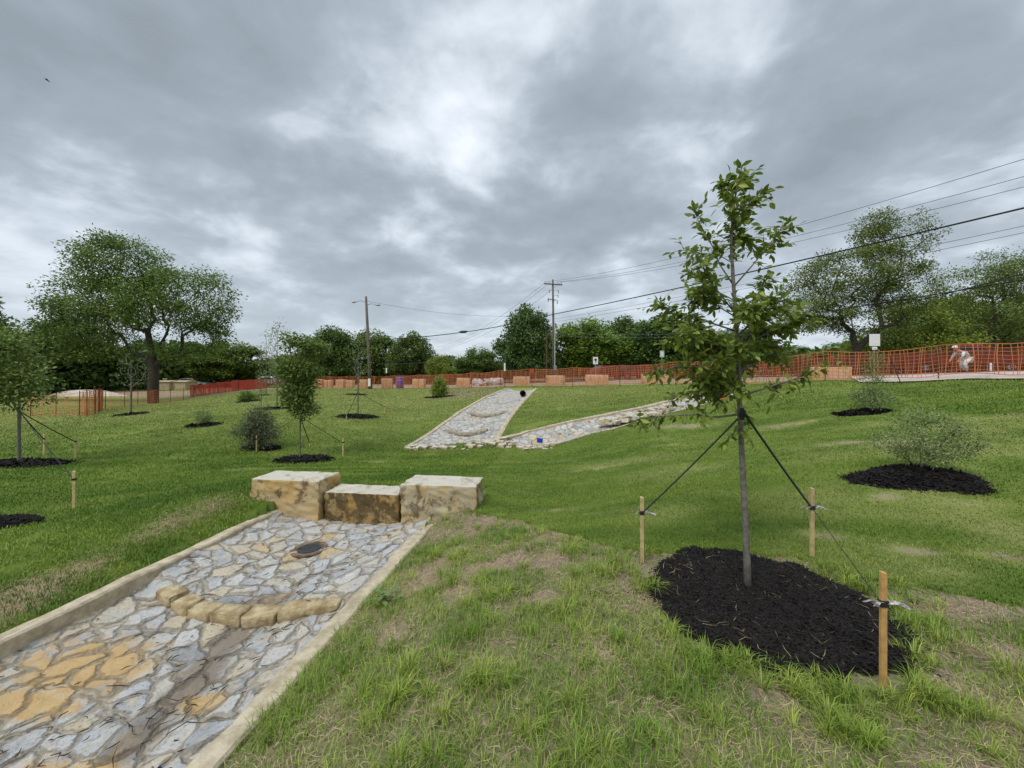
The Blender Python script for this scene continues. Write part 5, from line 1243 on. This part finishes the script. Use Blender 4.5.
for i, (a, b, top, Y, lab) in enumerate(fb):
    g = at((a + b) / 2, Y); wd = (b - a) / F * Y * .97; zt = EYE - (top - HY) / F * Y; hh = max(.45, min(.85, zt - g.z)); zt = g.z + hh if abs(zt - g.z - hh) > .2 else zt
    limestone('stone_block', (g.x, g.y, zt - (hh + .3) / 2), (wd, .6, hh + .3), random.uniform(-.15, .15) - .25 * (a > 540), M['lime_pink'], lab, 'stone block', 'stone blocks behind the orange fence', 400 + i, cuts=3)
# rubble heaps seen through the fence
M['rubble'] = simple('rubble', (.62, .56, .52), .9, .25, 4)
for px, Y, w_, lab in ((481, 36, 1.5, 'pale rubble heap behind the fence above the bare soil'), (496, 37, 1.1, 'smaller pale rubble heap left of the straight channel top')):
    g = at(px, Y); mb = MB()
    for k in range(16): rough_stone(mb, (random.gauss(0, w_ * .3), random.gauss(0, .3), random.uniform(.05, .5)), (.5, .45, .35), random.uniform(0, 3), 500 + k, .2)
    o = mb.build('rubble_heap', M['rubble']); o.location = g; tag(o, lab, 'rubble')

# ------------------------------------------------------------------ poles, lamps, wires
def utility_pole():
    g = at(553.5, 46); k = 46 / F; root = empty('utility_pole', g, 0, 'tall wooden utility pole with cross arm, insulators and transformer gear', 'utility pole')
    def z(py): return EYE + (HY - py) * k - g.z
    MB().tube([(0, 0, -.3), (0, 0, z(340)), (-.08, 0, z(279.5))], [.17, .14, .10], 10).build('pole', M['pole'], root, smooth=True)
    MB().box((-.05, -.12, z(284.5)), (2.1, .10, .13), 0, Matrix.Rotation(.07, 3, 'Y')).build('cross_arm', M['pole'], root)
    for x in (-.98, -.5, .5, .92):
        mb = MB(); zz = z(284.5) - x * .07; mb.tube([(x, -.12, zz + .05), (x, -.12, zz + .16), (x, -.12, zz + .17), (x, -.12, zz + .26)], [.02, .02, .055, .04], 8); mb.build('insulator', M['metal'], root)
    for x, py, hh in ((-.5, 290, .35), (.55, 290, .4), (.42, 300, .5), (-.62, 298, .45), (.5, 295, .3)):
        mb = MB(); mb.tube([(x, -.1, z(py)), (x, -.1, z(py) - hh)], .05, 8); mb.tube([(x, -.1, z(py) - .05), (x * .1, -.05, z(py) - .1)], .02, 5); mb.build('cutout', M['metal'], root)
    MB().box((-.25, -.2, z(300)), (.9, .06, .08)).build('equipment_arm', M['pole'], root)
    MB().tube([(.14, -.16, z(378)), (.14, -.16, z(322))], .035, 6).build('riser_pipe', M['white'], root)
    mb = MB(); mb.box((.16, -.26, z(368)), (.34, .2, .55)); mb.build('meter_box', M['metal'], root, bevel=.02)
    return g, root
UP, _ = utility_pole()
def slim_pole():
    g = at(546.6, 43); k = 43 / F; root = empty('service_pole', g, 0, 'slim brown pole just left of the utility pole with a short bar', 'pole'); zt = EYE + (HY - 333) * k - g.z
    MB().tube([(0, 0, -.2), (0, 0, zt)], [.10, .08], 8).build('pole', M['pole_dark'], root); MB().box((.85, 0, zt - .12), (1.7, .08, .08)).build('bar', M['pole'], root)
    return g + Vector((1.6, 0, zt))
SP = slim_pole()
def street_light():
    g = at(370.5, 36.5); k = 36.5 / F; root = empty('street_light', g, 0, 'wooden street light pole with two lamp arms', 'street light')
    zt = EYE + (HY - 296.5) * k - g.z; dx = (366 - 370.5) * k
    MB().tube([(0, 0, -.3), (dx * .5, 0, zt * .5), (dx, 0, zt)], [.17, .14, .10], 10).build('pole', M['pole'], root, smooth=True)
    for s, ex, pz in ((-1, (353 - 366) * k, 302), (1, (380 - 366) * k, 305)):
        z = EYE + (HY - pz) * k - g.z
        a = MB().tube([(dx, 0, z - .02), (dx + ex * .4, -.05, z + .12), (dx + ex * .85, -.1, z)], .03, 6).build('lamp_arm', M['metal'], root)
        mb = MB(); x0, x1 = dx + ex * .7, dx + ex * 1.05
        pts = [(x0, .06), (x0 + (x1 - x0) * .4, .13), (x1, .10)]
        mb.tube([(x0, -.1, z), (x0 + (x1 - x0) * .5, -.1, z - .01), (x1, -.1, z - .03)], [.05, .11, .07], 8)
        mb.build('lamp_head', M['metal'], a)
    MB().box((-.05, -.18, EYE + (HY - 384) * k - g.z + .15), (.22, .02, .7)).build('white_tag', M['white'], root)
    return g + Vector((dx, 0, zt))
SL = street_light()
def wire(a, b, sag, rad, label, mat='wire', n=26, splice=None):
    a = Vector(a); b = Vector(b); pts = [a.lerp(b, i / n) - Vector((0, 0, sag * 4 * (i / n) * (1 - i / n))) - a for i in range(n + 1)]
    o = MB().tube(pts, rad, 5).build('overhead_wire', M[mat]); o.location = a; tag(o, label, 'wire', 'overhead wires'); return pts, a
def wz(px, py, Y): return ptpx(px, py, Y)
topz = EYE + (HY - 283) / F * 46
A0 = Vector(((553 - CX) / F * 46, 46, 0))
Bx, By = 27.4, 6.6
for k, (dx, z1, sg, lab) in enumerate(((-1.0, 10.9, 1.2, 'thin uppermost overhead wire running from the cross arm to the upper right corner'), (.5, 10.5, 1.2, 'thin overhead wire just below the uppermost one on the right'), (.95, 10.1, 1.25, 'third thin overhead wire under the upper pair on the right'))):
    wire((A0.x + dx * .9, 45.9, topz + .1), (Bx + dx, By, z1), sg, .013, lab, 'wire_grey')
cz = EYE + (HY - 314.5) / F * 46
wire((A0.x, 45.8, cz), (Bx, By, 8.9), .3, .042, 'thick black cable slanting from the utility pole to the right edge above the fence')
wire((A0.x, 46.2, EYE + (HY - 322) / F * 46), (Bx + .3, By + .3, 8.0), .4, .012, 'thin wire below the thick black cable', 'wire_grey')
wire((A0.x, 46.2, EYE + (HY - 319) / F * 46), (Bx + .3, By + .3, 8.25), .38, .012, 'second thin wire below the thick black cable', 'wire_grey')
wire(wz(700, 327, 40), wz(1090, 268, 17), .25, .030, 'dark cable crossing in front of the right hand tree crown')
wire(wz(700, 331, 40), wz(1090, 255, 17), .9, .026, 'lower dark cable sagging across the right hand trees')
wire(SP, wz(800, 327, 30), .35, .014, 'pale service wire from the slim brown pole towards the sapling', 'wire_grey')
wire(SP + Vector((0, 0, -.3)), wz(800, 331, 30), .35, .014, 'lower pale service wire from the slim brown pole', 'wire_grey')
wire((A0.x, 45.9, cz), SL + Vector((0, 0, -4.0)), .55, .038, 'thick cable between the utility pole and the street light pole')
p0 = wz(463.5, 331.8, 41.3); MB().tube([(-.45, 0, 0), (-.2, 0, -.02), (.2, 0, 0), (.45, 0, .06)], [.04, .13, .13, .04], 8).build('cable_splice', M['wire']).location = p0
tag(bpy.data.objects['cable_splice'], 'black splice case hanging in the cable left of the utility pole', 'cable splice')
wire(SL + Vector((.1, 0, -.4)), (A0.x, 46, cz + .1), .75, .012, 'thin wire from the top of the street light to the utility pole', 'wire_grey')
for k, (dx, lab) in enumerate(((-.9, 'faint wire falling from the cross arm towards the far left'), (-.4, 'faint wire beside the first falling to the far left'), (.9, 'third faint wire falling to the far left'))):
    wire((A0.x + dx, 46, topz + .05), wz(436 + 6 * k, 347, 90), 1.4, .016, lab, 'wire_grey')
wire(wz(378, 364, 40), wz(440, 361, 42), .1, .014, 'low pale wire in front of the trees right of the street light', 'wire_grey')

# ------------------------------------------------------------------ signs, posts, bins
def sign(px, py0, py1, wpx, Y, label, mat, mark=None):
    g = at(px, Y); k = Y / F; zt = EYE + (HY - py0) * k - g.z; zb = EYE + (HY - py1) * k - g.z; root = empty('road_sign', g, 0, label, 'sign', 'roadside signs')
    MB().tube([(0, .02, -.2), (0, .02, zt - .03)], .025, 6).build('sign_post', M['metal'], root)
    o = MB().box((0, -.01, (zt + zb) / 2), (wpx * k, .01, zt - zb)).build('sign_face', M[mat], root, bevel=.004)
    if mark:
        mb = MB(); zc_ = (zt + zb) / 2; h_ = zt - zb; w_ = wpx * k
        mb.box((0, -.02, zc_ + h_ * .12), (w_ * .45, .004, h_ * .3)); mb.box((w_ * .06, -.02, zc_ - h_ * .18), (w_ * .16, .004, h_ * .26)); mb.build('sign_mark', M['black'], root)
    return root
M['sign_green'] = simple('pale_green_sign', (.45, .55, .50), .5, .1, 5)
sign(595.5, 357, 364.2, 5, 28, 'small white sign with dark symbol above the reddish block', 'white', True)
r_ = sign(662, 350.6, 357.2, 4.3, 27, 'small pale green sign left of the sapling crown', 'sign_green'); MB().box((0, -.02, EYE + (HY - 354) * 27 / F - r_.location.z), (.12, .004, .22)).build('sign_mark', M['white'], r_)
r_ = sign(874.5, 334, 346, 10.8, 21, 'large blank white sign before the open crowned tree', 'white'); g = r_.location
MB().box((0, -.01, EYE + (HY - 348.3) * 21 / F - g.z), (.26, .012, .16)).build('sub_plate', M['white'], r_)
def mpost(px, top, bot, whb, Y, label, wpx=1.6, py=None):
    g = at(px, Y); k = Y / F; root = empty('marker_post', g, 0, label, 'marker post', 'white marker posts'); zt = EYE + (HY - top) * k - g.z; zm = EYE + (HY - whb) * k - g.z
    MB().tube([(0, 0, -.1), (0, 0, zt - .02)], .018, 6).build('stem', M['post_rust'], root); MB().box((0, -.03, (zt + zm) / 2), (wpx * k, .03, zt - zm)).build('marker_plate', M['white'], root, bevel=.008)
mpost(504.7, 363, 386, 371, 27.4, 'white topped marker post left of the straight channel top')
mpost(386.5, 368, 383, 373, 39, 'white topped marker post left of the purple bin', 1.3)
mpost(990, 363, 372, 371, 17.5, 'short white post beyond the right fence', 1.8)
# purple bin
g = at(400, 37.2); root = empty('purple_bin', g, 0, 'purple plastic bin by the fence right of the street light', 'bin'); mb = MB(); mb.tube([(0, 0, 0), (0, 0, .3), (0, 0, .6), (0, 0, .95)], [.33, .35, .36, .36], 16); mb.build('barrel', M['purple'], root, smooth=True)
MB().tube([(0, 0, .93), (0, 0, .98), (0, 0, 1.03)], [.38, .38, .30], 16).build('lid', M['purple'], root, smooth=True)
for z in (.3, .62): MB().tube([(0, 0, z - .02), (0, 0, z + .02)], .375, 16).build('band', M['purple'], root)
# traffic cone at the end of right channel
g = P(724, 399); root = empty('traffic_cone', g, 0, 'orange traffic cone on the right channel behind the sapling trunk', 'traffic cone'); MB().box((0, 0, .02), (.36, .36, .04)).build('cone_base', M['orange_cone'], root, bevel=.01)
MB().tube([(0, 0, .03), (0, 0, .25), (0, 0, .50)], [.14, .08, .025], 14).build('cone_body', M['orange_cone'], root, smooth=True); MB().tube([(0, 0, .27), (0, 0, .38)], [.078, .057], 14, False).build('cone_stripe', M['white'], root)
# orange tipped lath
g = at(532, 27.6); root = empty('survey_lath', g, 0, 'orange survey lath at the right corner of the channel top', 'survey stake'); MB().box((0, 0, .55), (.05, .02, 1.3)).build('lath', M['red_bright'], root); MB().box((0, -.03, 1.05), (.22, .01, .22)).build('flagging', M['red_bright'], root)
# blue marker flags
def blue_flag(loc, h, s, label, tilt=(0, 0, 0)):
    root = empty('marker_flag', loc, 0, label, 'marker flag', 'blue marker flags'); root.rotation_euler = tilt
    MB().tube([(0, 0, -.05), (0, 0, h)], .004, 5).build('flag_wire', M['metal'], root)
    mb = MB(); n = 6
    for i in range(n + 1):
        for z in (h - s * .8, h): mb.v.append((s * i / n, .012 * math.sin(i * 1.4), z - .02 * i / n))
        if i: b = 2 * i - 2; mb.f.append((b, b + 2, b + 3, b + 1))
    o = mb.build('flag_sheet', M['blue'], root); o.modifiers.new('s', 'SOLIDIFY').thickness = .002
blue_flag(P(537, 446), .24, .17, 'small blue marker flag where the channels meet')
qf = P0c(163, 768); blue_flag((qf[0] - .02, qf[1] - .03, -.43), .075, .065, 'blue marker flag low on the paving beside the near kerb', (.5, .35, .4))

# ------------------------------------------------------------------ sheds, pile, vehicles
for px, w_, Y, lab in ((166, 13, 56, 'tan shed behind the trunk of the big left tree, left one of two'), (184, 10.5, 56.5, 'tan shed, right one of two beside the white car')):
    g = at(px, Y); k = Y / F; W_ = w_ * k * 1.45; root = empty('tan_shed', g, 0, lab, 'shed', 'tan sheds'); hh = EYE + (HY - 381) * k - g.z
    MB().box((0, 0, hh * .46), (W_, 2.2, hh * .92)).build('wall', M['tan_panel'], root)
    mb = MB(); mb.v += [(-W_ / 2 - .12, -1.25, hh * .92), (W_ / 2 + .12, -1.25, hh * .92), (W_ / 2 + .12, 1.25, hh * .92), (-W_ / 2 - .12, 1.25, hh * .92), (-W_ / 2 - .12, 0, hh * 1.08), (W_ / 2 + .12, 0, hh * 1.08)]
    mb.f += [(0, 1, 5, 4), (2, 3, 4, 5), (0, 4, 3), (1, 2, 5), (3, 2, 1, 0)]; mb.build('roof', M['tan_panel'], root)
    for j in range(5): MB().box((-W_ / 2 + W_ * (j + .5) / 5, -1.115, hh * .44), (.05, .02, hh * .84)).build('batten', M['concrete'], root)
g = at(84, 46); n = 40; mb = MB()
rs = random.Random(4)
for i in range(9):
    t = i / 8
    for k2 in range(n): a = k2 / n * 6.283; r = (1 - t) ** .8; mb.v.append((4.3 * r * math.cos(a) * (1 + .1 * math.sin(3 * a)), 2.2 * r * math.sin(a), 0.8 * (1 - (1 - t) ** 1.7) + .06 * math.sin(a * 5 + i) * (1 - t) - .15))
    if i:
        for k2 in range(n): b = (i - 1) * n; mb.f.append((b + k2, b + (k2 + 1) % n, b + n + (k2 + 1) % n, b + n + k2))
o = mb.build('sand_pile', M['sand'], smooth=True); o.location = g; tag(o, 'low pale sand pile under the trees left of the big tree', 'sand pile')
# dark canopy / shelter in the shade
g = at(82, 60); root = empty('flat_shelter', g, 0, 'dark open shelter with thin pale roof edge under the trees on the left', 'shelter'); MB().box((0, 0, 2.35), (9, 4, .12)).build('roof', M['metal'], root)
for sx in (-1, 1):
    for sy in (-1, 1): MB().box((sx * 4.2, sy * 1.8, 1.1), (.14, .14, 2.4)).build('post', M['pole_dark'], root)

def car(px, Y, rz, mat, label, kind='car', dz=0):
    g = at(px, Y); root = empty('parked_' + kind, g + Vector((0, 0, dz)), rz, label, kind, 'vehicles beyond the fences'); W_ = .88
    if kind == 'car': prof = [(-2.2, .35), (-2.25, .7), (-2.1, .92), (-1.55, .98), (1.0, .95), (1.9, .85), (2.2, .65), (2.2, .35)]; gh = [(-1.75, .96), (-1.25, 1.42), (.15, 1.45), (1.0, .94)]
    else: prof = [(-2.7, .5), (-2.7, 1.12), (-.6, 1.12), (-.55, 1.15), (1.2, 1.18), (2.3, 1.08), (2.6, .9), (2.65, .5)]; gh = [(-.55, 1.14), (-.4, 1.75), (.75, 1.78), (1.35, 1.16)]
    def loft(pf, ws, name, mt, par, inset=0):
        mb = MB(); n = len(pf)
        for s in (-1, 1):
            for (x, z) in pf: mb.v.append((x, s * ws(z), z))
        for i in range(n): j = (i + 1) % n; mb.f.append((i, j, n + j, n + i))
        mb.f.append(tuple(range(n))[::-1]); mb.f.append(tuple(n + i for i in range(n))); return mb.build(name, mt, par, bevel=.04)
    body = loft(prof, lambda z: W_ - .05 * abs(z - .65), 'body', M[mat], root); cab = loft(gh, lambda z: W_ - .06 - .28 * (z - gh[0][1]), 'cabin', M[mat], root)
    zt, zb = gh[1][1], gh[0][1]
    for s in (-1, 1):
        mb = MB(); 
        for (x, z) in ((gh[0][0] + .22, zb + .06), (gh[1][0] + .06, zt - .09), (gh[2][0] - .06, zt - .09), (gh[3][0] - .28, zb + .06)): mb.v.append((x, s * (W_ - .05 - .28 * (z - zb)), z))
        mb.f.append((0, 1, 2, 3)); mb.build('side_window', M['glass'], root)
    for a, b in ((gh[0], gh[1]), (gh[3], gh[2])):
        mb = MB(); sgn = -1 if a is gh[0] else 1
        for (x, z), in (((a[0] * .9 + b[0] * .1, a[1] * .88 + b[1] * .12),), ((a[0] * .15 + b[0] * .85, a[1] * .15 + b[1] * .85),)):
            for s in (-1, 1): mb.v.append((x + sgn * .035, s * (W_ - .16 - .28 * (z - zb)), z + .01))
        mb.f.append((0, 1, 3, 2)); mb.build('windscreen' if sgn > 0 else 'rear_window', M['glass'], root)
    for x in (prof[0][0] + .75, prof[-1][0] - .8):
        for s in (-1, 1):
            t = MB().tube([(x, s * .70, .34), (x, s * .74, .34), (x, s * .90, .34), (x, s * .92, .34)], [.28, .34, .34, .28], 18).build('wheel', M['rubber'], root); MB().tube([(x, s * .90, .34), (x, s * .935, .34)], .19, 12).build('rim', M['metal'], t)
    for s in (-1, 1):
        MB().box((prof[-2][0] + .0, s * .62, .70), (.08, .3, .13)).build('headlight', M['white'], root); MB().box((prof[1][0] + .03, s * .66, .78), (.06, .22, .14)).build('tail_light', M['car_red'], root)
    return root
car(610, 40, .35, 'car_red', 'red car seen through the fence behind the small white sign')
car(634, 44, .4, 'car_red', 'second red car seen through the fence, right of the one behind the small white sign')
car(962, 26.5, -.55, 'car_red', 'red pickup behind the stooping person at the right', 'pickup')
car(193, 60, .2, 'car_white', 'white car beside the tan sheds on the left')
car(272, 62, .1, 'car_white', 'white car far off behind the thin saplings')

# ------------------------------------------------------------------ person stooping behind the fence
def skinned(name, joints, edges, mat, parent, levels=2):
    me = bpy.data.meshes.new(name); me.from_pydata([j[:3] for j in joints], edges, []); o = link(name, me, None, parent)
    sk = o.modifiers.new('skin', 'SKIN'); sv = me.skin_vertices[0].data
    for i, j in enumerate(joints): sv[i].radius = (j[3], j[3] * (j[4] if len(j) > 4 else 1))
    sv[0].use_root = True
    o.modifiers.new('sub', 'SUBSURF').render_levels = levels; o.modifiers['sub'].levels = levels
    dg = bpy.context.evaluated_depsgraph_get(); dg.update(); m2 = bpy.data.meshes.new_from_object(o.evaluated_get(dg)); o.modifiers.clear(); o.data = m2; m2.materials.clear(); m2.materials.append(mat)
    for p in m2.polygons: p.use_smooth = True
    return o
def person():
    Y = 20.0; g = at(963, Y); z0 = EYE + (HY - 371.5) / F * Y
    root = empty('person', (g.x, g.y, g.z + .0), 0, 'person in white clothes stooping behind the right hand fence', 'person')
    # pelvis first; leaning forward to the left, knees bent (lower body front, arms hanging)
    J = [(0.20, 0, .72, .14), (.10, 0, .92, .13), (-.10, 0, 1.00, .15), (-.24, 0, 1.07, .07), (-.32, 0, 1.11, .055),
         (-.16, -.19, 1.00, .06), (-.28, -.22, .76, .045), (-.42, -.18, .58, .035), (-.46, -.17, .51, .04), (-.16, .19, 1.00, .06), (-.30, .22, .76, .045), (-.44, .18, .60, .035), (-.48, .17, .53, .04),
         (.18, -.11, .66, .11), (-.08, -.14, .44, .075), (.05, -.14, .10, .045), (-.12, -.15, .045, .04), (.20, .11, .66, .11), (.05, .14, .42, .075), (.20, .14, .10, .045), (.03, .15, .045, .04), (-.38, 0, 1.17, .10), (-.41, 0, 1.24, .085)]
    E = [(0, 1), (1, 2), (2, 3), (3, 4), (4, 21), (21, 22), (2, 5), (5, 6), (6, 7), (7, 8), (2, 9), (9, 10), (10, 11), (11, 12), (0, 13), (13, 14), (14, 15), (15, 16), (0, 17), (17, 18), (18, 19), (19, 20)]
    skinned('body', J, E, M['skin'], root)
    gr = lambda j, r: (*J[j][:3], J[j][3] + r)
    skinned('shirt', [gr(0, .02), gr(1, .02), gr(2, .02), gr(5, .018), gr(6, .016), gr(9, .018), gr(10, .016)], [(0, 1), (1, 2), (2, 3), (3, 4), (2, 5), (5, 6)], M['cloth_white'], root)
    skinned('trousers', [gr(0, .03), gr(13, .02), gr(14, .02), (J[15][0], J[15][1], .15, .065), gr(17, .02), gr(18, .02), (J[19][0], J[19][1], .15, .065)], [(0, 1), (1, 2), (2, 3), (0, 4), (4, 5), (5, 6)], M['cloth_white'], root)
    for y, x in ((-.15, -.06), (.15, .09)): MB().box((x, y, .05), (.27, .10, .09)).build('shoe', M['cloth_dark'], root, bevel=.03)
    bm = bmesh.new(); bmesh.ops.create_uvsphere(bm, u_segments=16, v_segments=10, radius=.118); me = bpy.data.meshes.new('cap')
    for v in list(bm.verts):
        if v.co.z < -.01: v.co.z = -.01
    bm.to_mesh(me); bm.free(); MBo = link('cap', me, M['cloth_white'], root, (-.40, 0, 1.235))
    mb = MB()
    for z in (.93, .97): mb.tube([(.10 - (z - .92) * 2.2, 0, z - .005), (.06 - (z - .92) * 2.2, 0, z + .012)], .168, 14, False)
    mb.build('shirt_stripe', M['cloth_dark'], root)
person()

# ------------------------------------------------------------------ bird
def bird():
    p = ptpx(47, 80, 22); root = empty('bird', p, 0, 'dark bird gliding high in the upper left sky', 'bird')
    mb = MB(); mb.tube([(-.17, 0, .03), (-.10, 0, .02), (0, 0, 0), (.10, 0, -.03), (.16, 0, -.05), (.19, 0, -.06)], [.012, .035, .05, .04, .03, .008], 8)
    b = len(mb.v)
    for s in (-1, 1):
        b = len(mb.v); pts = [(.04, .03, 0), (.03, .18, .09), (-.02, .38, .07), (-.06, .36, .06), (-.06, .17, .07), (-.06, .03, 0)]
        mb.v += [(x, s * y, z) for x, y, z in pts] + [(x, s * y, z - .008) for x, y, z in pts]
        for i in range(6): j = (i + 1) % 6; mb.f.append((b + i, b + j, b + 6 + j, b + 6 + i))
        mb.f += [(b, b + 1, b + 4, b + 5), (b + 1, b + 2, b + 3, b + 4), (b + 11, b + 10, b + 7, b + 6), (b + 10, b + 9, b + 8, b + 7)]
    b = len(mb.v); mb.v += [(-.14, -.02, .03), (-.14, .02, .03), (-.28, .07, .05), (-.28, -.07, .05)]; mb.f.append((b, b + 1, b + 2, b + 3))
    mb.build('body', M['cloth_dark'], root); root.rotation_euler = (.35, .1, .9); root.scale = (.6, .6, .6)
bird()

# ------------------------------------------------------------------ litter on the paving
def litter():
    rs = np.random.default_rng(12); n = 900; y = rs.uniform(1.3, 5.2, n); s = rs.uniform(KL + .12, KR - .12, n); u = (s - KL - .07) / (KR - KL - .14) * 2 - 1
    keep = rs.random(n) < np.where(np.abs(u - .2) < .45, .9, .28) * np.clip(1.1 - (y - 1.5) * .12, .4, 1); y, s, u = y[keep], s[keep], u[keep]; n = len(y)
    z = KZ - .018 - .137 * (1 - u * u) - .085 * (y < dam_y(u)) + .016 + (fbm(s, y, 5, 21, 3) - .5) * .035
    mb = MB()
    for i in range(n):
        a = rs.uniform(0, 6.283) if rs.random() < .5 else rs.normal(1.0, .5); L = rs.uniform(.008, .035) if i % 14 else rs.uniform(.05, .10); r = rs.uniform(.0009, .0024); c = Vector((s[i] + CH * y[i], y[i], z[i])); d = Vector((math.cos(a), math.sin(a), 0)); sd_ = Vector((-d.y, d.x, 0))
        mb.tube([c - d * L, c + sd_ * L * rs.normal(0, .5), c + d * L], [r, r * 1.6, r * .6], 4)
    o = mb.build('leaf_litter', M['debris']); tag(o, 'dark twigs and leaf litter scattered over the flagstones', 'litter', kind='stuff')
litter()
